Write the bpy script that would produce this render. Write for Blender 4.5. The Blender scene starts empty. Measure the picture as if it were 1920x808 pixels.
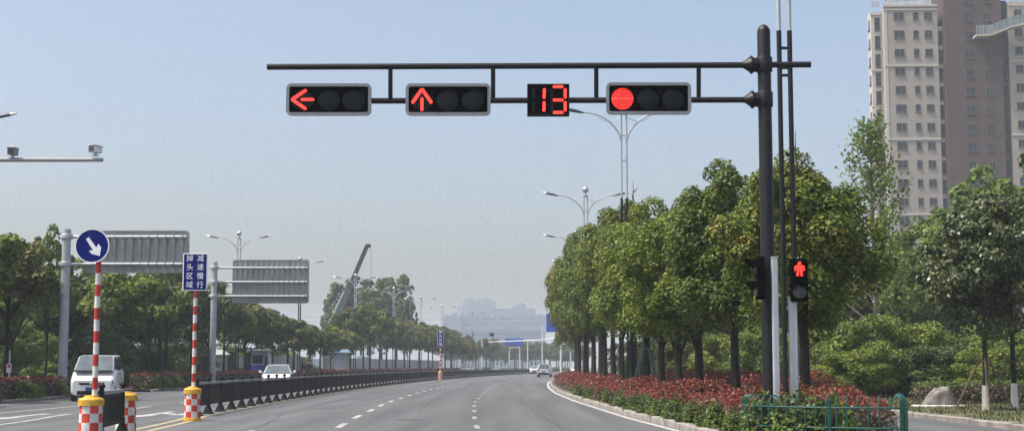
import bpy, bmesh, math, random
import numpy as np
from mathutils import Vector, Matrix

random.seed(7)
RNG = np.random.default_rng(11)
S = bpy.context.scene
C = S.collection
R = math.radians

# ------------------------------------------------------------------ camera
F, CX, CY = 2730.0, 960.0, 404.0
TH = R(5.9)
EYE = 1.4
cam_d = bpy.data.cameras.new('camera')
cam_d.sensor_width = 36.0
cam_d.lens = 36.0 * F / 1920.0
cam_d.clip_start = 0.1
cam_d.clip_end = 12000
cam = bpy.data.objects.new('camera', cam_d)
C.objects.link(cam)
cam.location = (0, 0, EYE)
cam.rotation_euler = (math.pi / 2 + TH, 0, 0)
S.camera = cam
ST, CT = math.sin(TH), math.cos(TH)


def W(px, py, Y):
    """point of the place seen at photo pixel (px, py), Y metres ahead"""
    u, v = (px - CX) / F, (CY - py) / F
    t = Y / (CT - v * ST)
    return Vector((u * t, Y, EYE + t * (ST + v * CT)))


# ------------------------------------------------------------------ road plan
def interp(tab, y):
    if y <= tab[0][0]:
        return tab[0][1]
    for (a, va), (b, vb) in zip(tab, tab[1:]):
        if y <= b:
            t = (y - a) / (b - a)
            return va + (vb - va) * t
    return tab[-1][1]


def par(y):
    return (y - 75) ** 2 / 3000.0 if y > 75 else 0.0


DIV = [(0, -6.6), (20, -7.2), (26, -7.6), (30, -8.0), (38, -8.45), (42, -8.95), (55, -9.35), (75, -9.6)]
KER = [(0, 5.0), (20, 4.4), (25, 4.1), (32, 3.73), (40, 3.28), (48, 3.02), (58, 2.69), (75, 2.42)]
KE2 = [(0, 6.6), (24, 6.75), (28, 7.2), (34, 7.4), (75, 7.3)]
LEF = [(0, -17.8), (45, -18.7), (55, -19.0), (65, -19.6), (75, -19.7)]


def dx(y): return interp(DIV, y) + par(y)
def kx(y): return interp(KER, y) + par(y)
def k2(y): return interp(KE2, y) + par(y)
def lx(y): return interp(LEF, y) + par(y)
def rx(y): return 11.05 + par(y)


# ------------------------------------------------------------------ materials
def new_mat(name):
    m = bpy.data.materials.new(name)
    m.use_nodes = True
    nt = m.node_tree
    b = nt.nodes['Principled BSDF']
    return m, nt, b


def rgba(c):
    return (c[0], c[1], c[2], 1.0)


def mat(name, col, rough=0.6, metal=0.0, var=0.15, scale=4.0, bump=0.0, col2=None, detail=4.0, spec=0.5, coat=0.0):
    """surface whose own colour wanders a little by noise"""
    m, nt, b = new_mat(name)
    tc = nt.nodes.new('ShaderNodeTexCoord')
    no = nt.nodes.new('ShaderNodeTexNoise')
    no.inputs['Scale'].default_value = scale
    no.inputs['Detail'].default_value = detail
    nt.links.new(tc.outputs['Object'], no.inputs['Vector'])
    ra = nt.nodes.new('ShaderNodeValToRGB')
    ra.color_ramp.elements[0].position = 0.3
    ra.color_ramp.elements[1].position = 0.7
    a = [max(0, x * (1 - var)) for x in col]
    c = col2 if col2 else [min(1, x * (1 + var)) for x in col]
    ra.color_ramp.elements[0].color = rgba(a)
    ra.color_ramp.elements[1].color = rgba(c)
    nt.links.new(no.outputs['Fac'], ra.inputs['Fac'])
    nt.links.new(ra.outputs['Color'], b.inputs['Base Color'])
    b.inputs['Roughness'].default_value = rough
    b.inputs['Metallic'].default_value = metal
    b.inputs['Specular IOR Level'].default_value = spec
    b.inputs['Coat Weight'].default_value = coat
    if bump:
        bp = nt.nodes.new('ShaderNodeBump')
        bp.inputs['Strength'].default_value = bump
        bp.inputs['Distance'].default_value = 0.02
        nt.links.new(no.outputs['Fac'], bp.inputs['Height'])
        nt.links.new(bp.outputs['Normal'], b.inputs['Normal'])
    return m


def leaf_mat(name, cols, rough=0.5, spec=0.35, trans=0.3, nscale=0.8, big=0.35):
    """leaves: every leaf its own colour, clumps of a sprout colour"""
    m, nt, b = new_mat(name)
    ge = nt.nodes.new('ShaderNodeNewGeometry')
    tc = nt.nodes.new('ShaderNodeTexCoord')
    no = nt.nodes.new('ShaderNodeTexNoise')
    no.inputs['Scale'].default_value = nscale
    no.inputs['Detail'].default_value = 3
    nt.links.new(tc.outputs['Object'], no.inputs['Vector'])
    oi = nt.nodes.new('ShaderNodeObjectInfo')
    # fac = random*(1-big) + noise*big*... + object random
    m1 = nt.nodes.new('ShaderNodeMath'); m1.operation = 'MULTIPLY'
    m1.inputs[1].default_value = 1 - big
    nt.links.new(ge.outputs['Random Per Island'], m1.inputs[0])
    mr = nt.nodes.new('ShaderNodeMapRange')
    mr.inputs['From Min'].default_value = 0.35
    mr.inputs['From Max'].default_value = 0.65
    mr.inputs['To Min'].default_value = -0.1
    mr.inputs['To Max'].default_value = big
    nt.links.new(no.outputs['Fac'], mr.inputs['Value'])
    m2 = nt.nodes.new('ShaderNodeMath'); m2.operation = 'ADD'
    nt.links.new(m1.outputs[0], m2.inputs[0]); nt.links.new(mr.outputs[0], m2.inputs[1])
    m3 = nt.nodes.new('ShaderNodeMath'); m3.operation = 'MULTIPLY_ADD'
    m3.inputs[1].default_value = 0.22; m3.inputs[2].default_value = -0.11
    nt.links.new(oi.outputs['Random'], m3.inputs[0])
    m4 = nt.nodes.new('ShaderNodeMath'); m4.operation = 'ADD'; m4.use_clamp = True
    nt.links.new(m2.outputs[0], m4.inputs[0]); nt.links.new(m3.outputs[0], m4.inputs[1])
    ra = nt.nodes.new('ShaderNodeValToRGB')
    el = ra.color_ramp.elements
    n = len(cols)
    el[0].position = 0.0; el[0].color = rgba(cols[0][1])
    el[1].position = 1.0; el[1].color = rgba(cols[-1][1])
    for p, c in cols[1:-1]:
        e = el.new(p); e.color = rgba(c)
    nt.links.new(m4.outputs[0], ra.inputs['Fac'])
    nt.links.new(ra.outputs['Color'], b.inputs['Base Color'])
    b.inputs['Roughness'].default_value = rough
    b.inputs['Specular IOR Level'].default_value = spec
    tr = nt.nodes.new('ShaderNodeBsdfTranslucent')
    nt.links.new(ra.outputs['Color'], tr.inputs['Color'])
    mx = nt.nodes.new('ShaderNodeMixShader')
    mx.inputs[0].default_value = trans
    nt.links.new(b.outputs[0], mx.inputs[1]); nt.links.new(tr.outputs[0], mx.inputs[2])
    out = nt.nodes['Material Output']
    nt.links.new(mx.outputs[0], out.inputs['Surface'])
    return m


def glow(name, col, strength):
    m, nt, b = new_mat(name)
    b.inputs['Base Color'].default_value = rgba([x * 0.3 for x in col])
    b.inputs['Emission Color'].default_value = rgba(col)
    b.inputs['Emission Strength'].default_value = strength
    return m


def glow_dots(name, col, strength, scale):
    """LED field: bright dots on a dimmer ground"""
    m, nt, b = new_mat(name)
    tc = nt.nodes.new('ShaderNodeTexCoord')
    vo = nt.nodes.new('ShaderNodeTexVoronoi')
    vo.inputs['Scale'].default_value = scale
    vo.inputs['Randomness'].default_value = 0.25
    nt.links.new(tc.outputs['Object'], vo.inputs['Vector'])
    mr = nt.nodes.new('ShaderNodeMapRange')
    mr.inputs['From Min'].default_value = 0.1
    mr.inputs['From Max'].default_value = 0.6
    mr.inputs['To Min'].default_value = strength
    mr.inputs['To Max'].default_value = strength * 0.35
    nt.links.new(vo.outputs['Distance'], mr.inputs['Value'])
    b.inputs['Base Color'].default_value = rgba([x * 0.3 for x in col])
    b.inputs['Emission Color'].default_value = rgba(col)
    nt.links.new(mr.outputs[0], b.inputs['Emission Strength'])
    return m


M = {}
M['black_steel'] = mat('black_steel', (0.008, 0.008, 0.0095), 0.45, 0.0, 0.4, 6, 0.03, spec=0.3)
M['black_plastic'] = mat('black_plastic', (0.006, 0.006, 0.0065), 0.6, 0, 0.3, 8, spec=0.25)
M['signal_black'] = mat('signal_black', (0.0015, 0.0015, 0.002), 0.9, 0, 0.2, 8, spec=0.02)
M['frame_grey'] = mat('frame_grey', (0.20, 0.21, 0.22), 0.55, 0.1, 0.12, 8)
M['lens_dark'] = mat('lens_dark', (0.006, 0.009, 0.008), 0.35, 0, 0.4, 30, spec=0.2)
M['lens_sym'] = mat('lens_sym', (0.011, 0.014, 0.010), 0.5, 0, 0.3, 30)
M['lens_grey'] = mat('lens_grey', (0.07, 0.07, 0.065), 0.35, 0, 0.3, 30)
M['red_led'] = glow('red_led', (1.0, 0.036, 0.024), 1.7)
M['red_field'] = glow_dots('red_field', (1.0, 0.036, 0.026), 1.1, 17)
M['galv'] = mat('galv', (0.42, 0.45, 0.48), 0.5, 0.35, 0.12, 3)
M['galv_dull'] = mat('galv_dull', (0.27, 0.275, 0.275), 0.6, 0.2, 0.18, 1.5)
M['silver_paint'] = mat('silver_paint', (0.62, 0.64, 0.66), 0.4, 0.3, 0.1, 5)
M['white_paint'] = mat('white_paint', (0.78, 0.78, 0.78), 0.4, 0, 0.05, 3)
M['red_stripe'] = mat('red_stripe', (0.42, 0.026, 0.017), 0.55, 0, 0.35, 5, detail=8)
M['white_stripe'] = mat('white_stripe', (0.58, 0.575, 0.55), 0.55, 0, 0.22, 5, detail=8)
M['orange_red'] = mat('orange_red', (0.52, 0.048, 0.022), 0.6, 0, 0.28, 5, detail=8)
M['yellow_plastic'] = mat('yellow_plastic', (0.60, 0.34, 0.03), 0.6, 0, 0.28, 6, detail=8)
M['sign_blue'] = mat('sign_blue', (0.004, 0.014, 0.14), 0.7, 0, 0.12, 4, spec=0.1)
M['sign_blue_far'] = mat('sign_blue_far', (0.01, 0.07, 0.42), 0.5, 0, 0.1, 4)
M['sign_white'] = mat('sign_white', (0.78, 0.80, 0.80), 0.5, 0, 0.06, 6)
M['teal'] = mat('teal', (0.004, 0.062, 0.044), 0.4, 0, 0.15, 8)
M['teal_pale'] = mat('teal_pale', (0.05, 0.16, 0.15), 0.6, 0, 0.15, 8)
M['bark'] = mat('bark', (0.020, 0.016, 0.013), 0.95, 0, 0.5, 9, 0.7)
M['bark_grey'] = mat('bark_grey', (0.14, 0.125, 0.10), 0.95, 0, 0.35, 9, 0.5)
M['limewash'] = mat('limewash', (0.72, 0.71, 0.67), 0.9, 0, 0.12, 9)
M['wood_stake'] = mat('wood_stake', (0.16, 0.12, 0.08), 0.9, 0, 0.3, 7)
M['stone'] = mat('stone', (0.175, 0.16, 0.15), 0.95, 0, 0.4, 3.5, 1.0, detail=8)
M['pale_stone'] = mat('pale_stone', (0.62, 0.60, 0.56), 0.9, 0, 0.15, 5, 0.4)
M['glass_dark'] = mat('glass_dark', (0.03, 0.04, 0.05), 0.08, 0, 0.2, 2, spec=0.8)
M['glass_car'] = mat('glass_car', (0.10, 0.13, 0.14), 0.12, 0, 0.3, 2, spec=0.4)
M['tyre'] = mat('tyre', (0.015, 0.015, 0.015), 0.9, 0, 0.2, 8)
M['rim'] = mat('rim', (0.4, 0.4, 0.42), 0.35, 0.8, 0.1, 8)
M['car_white'] = mat('car_white', (0.80, 0.80, 0.80), 0.3, 0, 0.03, 2, coat=0.5)
M['car_silver'] = mat('car_silver', (0.55, 0.57, 0.60), 0.3, 0.3, 0.05, 2, coat=0.5)
M['car_grey'] = mat('car_grey', (0.10, 0.11, 0.12), 0.3, 0.2, 0.05, 2, coat=0.5)
M['car_blue'] = mat('car_blue', (0.42, 0.52, 0.60), 0.3, 0.1, 0.05, 2, coat=0.5)
M['headlamp'] = mat('headlamp', (0.26, 0.27, 0.29), 0.12, 0.4, 0.2, 20)
M['tail_red'] = mat('tail_red', (0.35, 0.02, 0.02), 0.25, 0, 0.1, 20)
M['plate_blue'] = mat('plate_blue', (0.02, 0.06, 0.28), 0.5, 0, 0.1, 9)
M['chrome'] = mat('chrome', (0.7, 0.7, 0.7), 0.15, 1.0, 0.05, 9)
M['crane_dark'] = mat('crane_dark', (0.028, 0.022, 0.025), 0.5, 0, 0.2, 1)
M['boom_grey'] = mat('boom_grey', (0.055, 0.075, 0.085), 0.5, 0, 0.15, 1)
M['ram_pale'] = mat('ram_pale', (0.20, 0.27, 0.28), 0.5, 0.1, 0.1, 1)
M['crane_grey'] = mat('crane_grey', (0.22, 0.30, 0.31), 0.5, 0, 0.12, 1)
M['hoarding'] = mat('hoarding', (0.52, 0.55, 0.58), 0.7, 0, 0.12, 0.5)
M['kiosk_blue'] = mat('kiosk_blue', (0.38, 0.48, 0.54), 0.6, 0, 0.1, 2)
M['kiosk_roof'] = mat('kiosk_roof', (0.10, 0.20, 0.30), 0.6, 0, 0.15, 2)
M['kiosk_pillar'] = mat('kiosk_pillar', (0.38, 0.27, 0.21), 0.7, 0, 0.15, 2)
M['shelter_dark'] = mat('shelter_dark', (0.03, 0.045, 0.07), 0.5, 0, 0.2, 2)
M['shelter_blue'] = mat('shelter_blue', (0.01, 0.08, 0.36), 0.5, 0, 0.15, 2)
M['shelter_pale'] = mat('shelter_pale', (0.42, 0.46, 0.50), 0.6, 0, 0.2, 2)
M['walk_glass'] = mat('walk_glass', (0.16, 0.20, 0.21), 0.4, 0, 0.2, 1)
M['cream_render'] = mat('cream_render', (0.315, 0.285, 0.258), 0.9, 0, 0.07, 0.25)
M['cream_trim'] = mat('cream_trim', (0.46, 0.43, 0.39), 0.85, 0, 0.06, 0.4)
M['brown_tile'] = mat('brown_tile', (0.082, 0.058, 0.055), 0.85, 0, 0.08, 0.5)
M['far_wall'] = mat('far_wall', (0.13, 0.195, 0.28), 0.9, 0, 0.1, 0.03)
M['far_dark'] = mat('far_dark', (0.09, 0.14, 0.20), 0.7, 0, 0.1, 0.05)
M['win_frame'] = mat('win_frame', (0.12, 0.12, 0.12), 0.6, 0, 0.1, 1)
M['kerb_stone'] = mat('kerb_stone', (0.25, 0.23, 0.21), 0.9, 0, 0.35, 1.7, 0.6, detail=8)
M['curtain'] = mat('curtain', (0.35, 0.36, 0.36), 0.8, 0, 0.3, 2)
M['cloth_dark'] = mat('cloth_dark', (0.025, 0.027, 0.035), 0.9, 0, 0.3, 9)
M['skin'] = mat('skin', (0.42, 0.27, 0.20), 0.6, 0, 0.05, 9)

# window glass of the tower: each pane its own tone
def pane_mat():
    m, nt, b = new_mat('tower_pane')
    ge = nt.nodes.new('ShaderNodeNewGeometry')
    ra = nt.nodes.new('ShaderNodeValToRGB')
    ra.color_ramp.interpolation = 'CONSTANT'
    el = ra.color_ramp.elements
    el[0].position = 0; el[0].color = (0.018, 0.024, 0.03, 1)
    el[1].position = 0.4; el[1].color = (0.035, 0.044, 0.052, 1)
    e = el.new(0.75); e.color = (0.07, 0.08, 0.085, 1)
    e = el.new(0.9); e.color = (0.03, 0.04, 0.05, 1)
    nt.links.new(ge.outputs['Random Per Island'], ra.inputs['Fac'])
    nt.links.new(ra.outputs['Color'], b.inputs['Base Color'])
    b.inputs['Roughness'].default_value = 0.2
    b.inputs['Specular IOR Level'].default_value = 0.25
    return m
M['tower_pane'] = pane_mat()


def road_mat():
    m, nt, b = new_mat('asphalt')
    tc = nt.nodes.new('ShaderNodeTexCoord')
    big = nt.nodes.new('ShaderNodeTexNoise'); big.inputs['Scale'].default_value = 0.12; big.inputs['Detail'].default_value = 5
    mp = nt.nodes.new('ShaderNodeMapping'); mp.inputs['Scale'].default_value = (1.0, 0.16, 1)
    nt.links.new(tc.outputs['Object'], mp.inputs['Vector'])
    nt.links.new(mp.outputs[0], big.inputs['Vector'])
    fine = nt.nodes.new('ShaderNodeTexNoise'); fine.inputs['Scale'].default_value = 45; fine.inputs['Detail'].default_value = 3
    nt.links.new(tc.outputs['Object'], fine.inputs['Vector'])
    st = nt.nodes.new('ShaderNodeTexNoise'); st.inputs['Scale'].default_value = 1.1; st.inputs['Detail'].default_value = 4
    mp2 = nt.nodes.new('ShaderNodeMapping'); mp2.inputs['Scale'].default_value = (1.0, 0.03, 1)
    nt.links.new(tc.outputs['Object'], mp2.inputs['Vector']); nt.links.new(mp2.outputs[0], st.inputs['Vector'])
    ra = nt.nodes.new('ShaderNodeValToRGB')
    ra.color_ramp.elements[0].position = 0.25; ra.color_ramp.elements[0].color = (0.080, 0.084, 0.087, 1)
    ra.color_ramp.elements[1].position = 0.75; ra.color_ramp.elements[1].color = (0.112, 0.117, 0.120, 1)
    nt.links.new(big.outputs['Fac'], ra.inputs['Fac'])
    mixf = nt.nodes.new('ShaderNodeMix'); mixf.data_type = 'RGBA'; mixf.blend_type = 'OVERLAY'
    mixf.inputs[0].default_value = 0.35
    nt.links.new(ra.outputs['Color'], mixf.inputs[6]); nt.links.new(fine.outputs['Fac'], mixf.inputs[7])
    mix2 = nt.nodes.new('ShaderNodeMix'); mix2.data_type = 'RGBA'; mix2.blend_type = 'OVERLAY'
    mix2.inputs[0].default_value = 0.55
    nt.links.new(mixf.outputs[2], mix2.inputs[6]); nt.links.new(st.outputs['Fac'], mix2.inputs[7])
    nt.links.new(mix2.outputs[2], b.inputs['Base Color'])
    b.inputs['Roughness'].default_value = 0.9
    b.inputs['Specular IOR Level'].default_value = 0.3
    bp = nt.nodes.new('ShaderNodeBump'); bp.inputs['Strength'].default_value = 0.15; bp.inputs['Distance'].default_value = 0.01
    nt.links.new(fine.outputs['Fac'], bp.inputs['Height']); nt.links.new(bp.outputs[0], b.inputs['Normal'])
    return m
M['asphalt'] = road_mat()


def paint_mat(name, col, wear):
    """road paint worn through to the asphalt in patches"""
    m, nt, b = new_mat(name)
    tc = nt.nodes.new('ShaderNodeTexCoord')
    no = nt.nodes.new('ShaderNodeTexNoise'); no.inputs['Scale'].default_value = 5; no.inputs['Detail'].default_value = 6
    nt.links.new(tc.outputs['Object'], no.inputs['Vector'])
    ra = nt.nodes.new('ShaderNodeValToRGB')
    ra.color_ramp.elements[0].position = wear - 0.09; ra.color_ramp.elements[0].color = (0.15, 0.148, 0.145, 1)
    ra.color_ramp.elements[1].position = wear + 0.09; ra.color_ramp.elements[1].color = rgba(col)
    nt.links.new(no.outputs['Fac'], ra.inputs['Fac'])
    nt.links.new(ra.outputs['Color'], b.inputs['Base Color'])
    b.inputs['Roughness'].default_value = 0.8
    return m
M['line_white'] = paint_mat('line_white', (0.41, 0.405, 0.39), 0.42)
M['line_faint'] = paint_mat('line_faint', (0.36, 0.355, 0.34), 0.52)
M['line_yellow'] = paint_mat('line_yellow', (0.42, 0.33, 0.17), 0.40)

def ground_mat(name, a, c, d, s=0.6):
    m, nt, b = new_mat(name)
    tc = nt.nodes.new('ShaderNodeTexCoord')
    no = nt.nodes.new('ShaderNodeTexNoise'); no.inputs['Scale'].default_value = s; no.inputs['Detail'].default_value = 8
    nt.links.new(tc.outputs['Object'], no.inputs['Vector'])
    ra = nt.nodes.new('ShaderNodeValToRGB'); el = ra.color_ramp.elements
    el[0].position = 0.32; el[0].color = rgba(a)
    el[1].position = 0.7; el[1].color = rgba(d)
    e = el.new(0.5); e.color = rgba(c)
    nt.links.new(no.outputs['Fac'], ra.inputs['Fac'])
    nt.links.new(ra.outputs['Color'], b.inputs['Base Color'])
    b.inputs['Roughness'].default_value = 0.95
    n2 = nt.nodes.new('ShaderNodeTexNoise'); n2.inputs['Scale'].default_value = 14; n2.inputs['Detail'].default_value = 5
    nt.links.new(tc.outputs['Object'], n2.inputs['Vector'])
    bp = nt.nodes.new('ShaderNodeBump'); bp.inputs['Strength'].default_value = 0.9; bp.inputs['Distance'].default_value = 0.06
    nt.links.new(n2.outputs['Fac'], bp.inputs['Height']); nt.links.new(bp.outputs[0], b.inputs['Normal'])
    return m
M['earth'] = ground_mat('earth', (0.05, 0.06, 0.025), (0.085, 0.085, 0.045), (0.14, 0.12, 0.08), 0.3)
M['turf'] = ground_mat('turf', (0.055, 0.07, 0.02), (0.10, 0.105, 0.04), (0.17, 0.15, 0.085), 0.9)
M['soil'] = ground_mat('soil', (0.05, 0.04, 0.03), (0.08, 0.065, 0.05), (0.13, 0.11, 0.09), 1.2)
M['paving'] = mat('paving', (0.24, 0.22, 0.21), 0.9, 0, 0.2, 2, 0.3)

# leaves
GR_A = (0.012, 0.030, 0.009)
M['leaf_camphor'] = leaf_mat('leaf_camphor', [(0, (0.03787, 0.07063, 0.01347)), (0.35, (0.07993, 0.1296, 0.01909)), (0.65, (0.1431, 0.1883, 0.02469)), (0.88, (0.2356, 0.2198, 0.03591)), (1, (0.2524, 0.1412, 0.03367))], 0.5, 0.28, 0.24)
M['leaf_camphor_bright'] = leaf_mat('leaf_camphor_bright', [(0, (0.04808, 0.08072, 0.01231)), (0.35, (0.1058, 0.1579, 0.01847)), (0.7, (0.1827, 0.2332, 0.02668)), (1, (0.2885, 0.2601, 0.04104))], 0.5, 0.28, 0.26)
M['leaf_far'] = leaf_mat('leaf_far', [(0, (0.03659, 0.05984, 0.01821)), (0.4, (0.07726, 0.1085, 0.02601)), (0.7, (0.1342, 0.1496, 0.03511)), (0.9, (0.2237, 0.1777, 0.04552)), (1, (0.2237, 0.1122, 0.03902))], 0.55, 0.25, 0.22, 0.5)
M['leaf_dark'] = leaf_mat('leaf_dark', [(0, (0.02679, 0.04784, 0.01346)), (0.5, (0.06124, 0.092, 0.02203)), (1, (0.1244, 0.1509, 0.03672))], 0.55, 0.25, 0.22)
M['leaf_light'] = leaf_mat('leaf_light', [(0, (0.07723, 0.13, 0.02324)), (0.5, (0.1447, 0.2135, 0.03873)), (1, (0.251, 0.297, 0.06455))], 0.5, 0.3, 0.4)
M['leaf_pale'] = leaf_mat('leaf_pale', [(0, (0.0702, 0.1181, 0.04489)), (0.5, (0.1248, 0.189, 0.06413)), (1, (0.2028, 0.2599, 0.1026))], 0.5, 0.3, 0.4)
M['leaf_magnolia'] = leaf_mat('leaf_magnolia', [(0, (0.02432, 0.04418, 0.01158)), (0.6, (0.06084, 0.08284, 0.01854)), (0.85, (0.1115, 0.1068, 0.02549)), (1, (0.1825, 0.1012, 0.03243))], 0.33, 0.45, 0.05)
M['leaf_red'] = leaf_mat('leaf_red', [(0, (0.0675, 0.01434, 0.00819)), (0.4, (0.1558, 0.02688, 0.01638)), (0.8, (0.2388, 0.04659, 0.02948)), (1, (0.3323, 0.1434, 0.09009))], 0.42, 0.35, 0.22, 1.6)
M['leaf_olive'] = leaf_mat('leaf_olive', [(0, (0.027, 0.0338, 0.015)), (0.4, (0.081, 0.065, 0.0325)), (0.75, (0.1755, 0.1105, 0.06875)), (1, (0.405, 0.273, 0.1875))], 0.45, 0.35, 0.2, 2.2)
M['leaf_box'] = leaf_mat('leaf_box', [(0, (0.04, 0.075, 0.012)), (0.5, (0.085, 0.135, 0.02)), (1, (0.16, 0.20, 0.035))], 0.5, 0.3, 0.3, 2)
M['leaf_grass'] = leaf_mat('leaf_grass', [(0, (0.035, 0.05, 0.014)), (0.5, (0.075, 0.09, 0.028)), (1, (0.16, 0.145, 0.07))], 0.7, 0.2, 0.3, 1)
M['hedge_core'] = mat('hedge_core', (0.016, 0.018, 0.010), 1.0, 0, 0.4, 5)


# ------------------------------------------------------------------ object helpers
def tag(o, label=None, cat=None, group=None, kind=None):
    if label: o['label'] = label
    if cat: o['category'] = cat
    if group: o['group'] = group
    if kind: o['kind'] = kind
    return o


def thing(name, label, cat, loc=(0, 0, 0), rz=0.0, group=None):
    o = bpy.data.objects.new(name, None)
    o.empty_display_size = 0.2
    C.objects.link(o)
    o.location = loc
    o.rotation_euler = (0, 0, rz)
    return tag(o, label, cat, group)


def dup(root, loc, rz=0.0, label=None, group=None):
    """copy of a thing with its parts and sub-parts"""
    r = root.copy(); C.objects.link(r)
    r.location = loc; r.rotation_euler = (0, 0, rz)
    if label: r['label'] = label
    if group: r['group'] = group
    for ch in list(root.children):
        c = ch.copy(); C.objects.link(c); c.parent = r
        for g in list(ch.children):
            d = g.copy(); C.objects.link(d); d.parent = c
    return r


class MB:
    def __init__(self):
        self.v = []; self.f = []; self.m = []

    def add(self, vs, fs, mi=0):
        o = len(self.v)
        self.v += [tuple(x) for x in vs]
        self.f += [tuple(i + o for i in f) for f in fs]
        self.m += [mi] * len(fs)
        return self

    def box(self, c, s, rz=0.0, mi=0):
        x, y, z = s[0] / 2, s[1] / 2, s[2] / 2
        ca, sa = math.cos(rz), math.sin(rz)
        vs = []
        for dz in (-z, z):
            for ax, ay in ((-x, -y), (x, -y), (x, y), (-x, y)):
                vs.append((c[0] + ax * ca - ay * sa, c[1] + ax * sa + ay * ca, c[2] + dz))
        return self.add(vs, [(3, 2, 1, 0), (4, 5, 6, 7), (0, 1, 5, 4), (1, 2, 6, 5), (2, 3, 7, 6), (3, 0, 4, 7)], mi)

    def tube(self, pts, rad, n=10, mi=0, cap=True):
        pts = [Vector(p) for p in pts]
        if not hasattr(rad, '__len__'): rad = [rad] * len(pts)
        vs = []; fs = []
        prev = None
        for i, p in enumerate(pts):
            if i == 0: t = pts[1] - p
            elif i == len(pts) - 1: t = p - pts[i - 1]
            else: t = pts[i + 1] - pts[i - 1]
            t.normalize()
            if prev is None:
                a = Vector((0, 0, 1)) if abs(t.z) < 0.9 else Vector((1, 0, 0))
                s = t.cross(a).normalized()
            else:
                s = (prev - t * prev.dot(t)).normalized()
            prev = s
            b = t.cross(s)
            for k in range(n):
                a = 2 * math.pi * k / n
                vs.append(p + (s * math.cos(a) + b * math.sin(a)) * rad[i])
        for i in range(len(pts) - 1):
            for k in range(n):
                k1 = (k + 1) % n
                fs.append((i * n + k, i * n + k1, (i + 1) * n + k1, (i + 1) * n + k))
        if cap:
            fs.append(tuple(range(n))[::-1])
            fs.append(tuple((len(pts) - 1) * n + k for k in range(n)))
        return self.add(vs, fs, mi)

    def lathe(self, prof, c=(0, 0, 0), n=16, mi=0, axis='z', squash=1.0):
        """prof: (radius, height) list"""
        vs = []; fs = []
        for r, h in prof:
            for k in range(n):
                a = 2 * math.pi * k / n
                x, y = r * math.cos(a), r * math.sin(a) * squash
                if axis == 'z': p = (x, y, h)
                elif axis == 'x': p = (h, x, y)
                else: p = (x, h, y)
                vs.append((p[0] + c[0], p[1] + c[1], p[2] + c[2]))
        for i in range(len(prof) - 1):
            for k in range(n):
                k1 = (k + 1) % n
                fs.append((i * n + k, i * n + k1, (i + 1) * n + k1, (i + 1) * n + k))
        fs.append(tuple(range(n))[::-1]); fs.append(tuple((len(prof) - 1) * n + k for k in range(n)))
        return self.add(vs, fs, mi)

    def prism(self, poly, y0, y1, mi=0):
        """poly in (x, z), pulled from y0 to y1"""
        n = len(poly)
        vs = [(x, y0, z) for x, z in poly] + [(x, y1, z) for x, z in poly]
        fs = [tuple(range(n)), tuple(range(n, 2 * n))[::-1]]
        for k in range(n):
            k1 = (k + 1) % n
            fs.append((k, n + k, n + k1, k1))
        return self.add(vs, fs, mi)

    def xf(self, mtx):
        self.v = [tuple(mtx @ Vector(p)) for p in self.v]
        return self

    def build(self, name, mats, parent=None, smooth=False, bevel=0.0, seg=2):
        me = bpy.data.meshes.new(name)
        me.from_pydata(self.v, [], self.f)
        if not isinstance(mats, (list, tuple)): mats = [mats]
        for m in mats: me.materials.append(m)
        if len(mats) > 1:
            me.polygons.foreach_set('material_index', self.m)
        bm = bmesh.new(); bm.from_mesh(me)
        bmesh.ops.recalc_face_normals(bm, faces=bm.faces)
        if bevel:
            ed = [e for e in bm.edges if e.is_manifold and e.calc_face_angle(0) > 0.35]
            bmesh.ops.bevel(bm, geom=ed, offset=bevel, segments=seg, affect='EDGES', profile=0.5, clamp_overlap=True)
        bm.to_mesh(me); bm.free()
        if smooth:
            me.polygons.foreach_set('use_smooth', [True] * len(me.polygons))
            try: me.set_sharp_from_angle(angle=R(38))
            except Exception: pass
        o = bpy.data.objects.new(name, me)
        C.objects.link(o)
        if parent: o.parent = parent
        return o


def leaf_quads(cen, nor, ln, wd, rng):
    """rhombic leaves; returns verts (4N,3)"""
    n = len(cen)
    nor = nor / (np.linalg.norm(nor, axis=1, keepdims=True) + 1e-9)
    r = rng.normal(size=(n, 3))
    t = np.cross(nor, r); t /= (np.linalg.norm(t, axis=1, keepdims=True) + 1e-9)
    b = np.cross(nor, t)
    ln = np.asarray(ln).reshape(-1, 1); wd = np.asarray(wd).reshape(-1, 1)
    v = np.empty((n, 4, 3))
    v[:, 0] = cen - t * ln * 0.5
    v[:, 1] = cen + b * wd * 0.5 + t * ln * 0.05
    v[:, 2] = cen + t * ln * 0.5
    v[:, 3] = cen - b * wd * 0.5 + t * ln * 0.05
    return v.reshape(-1, 3)


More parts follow.
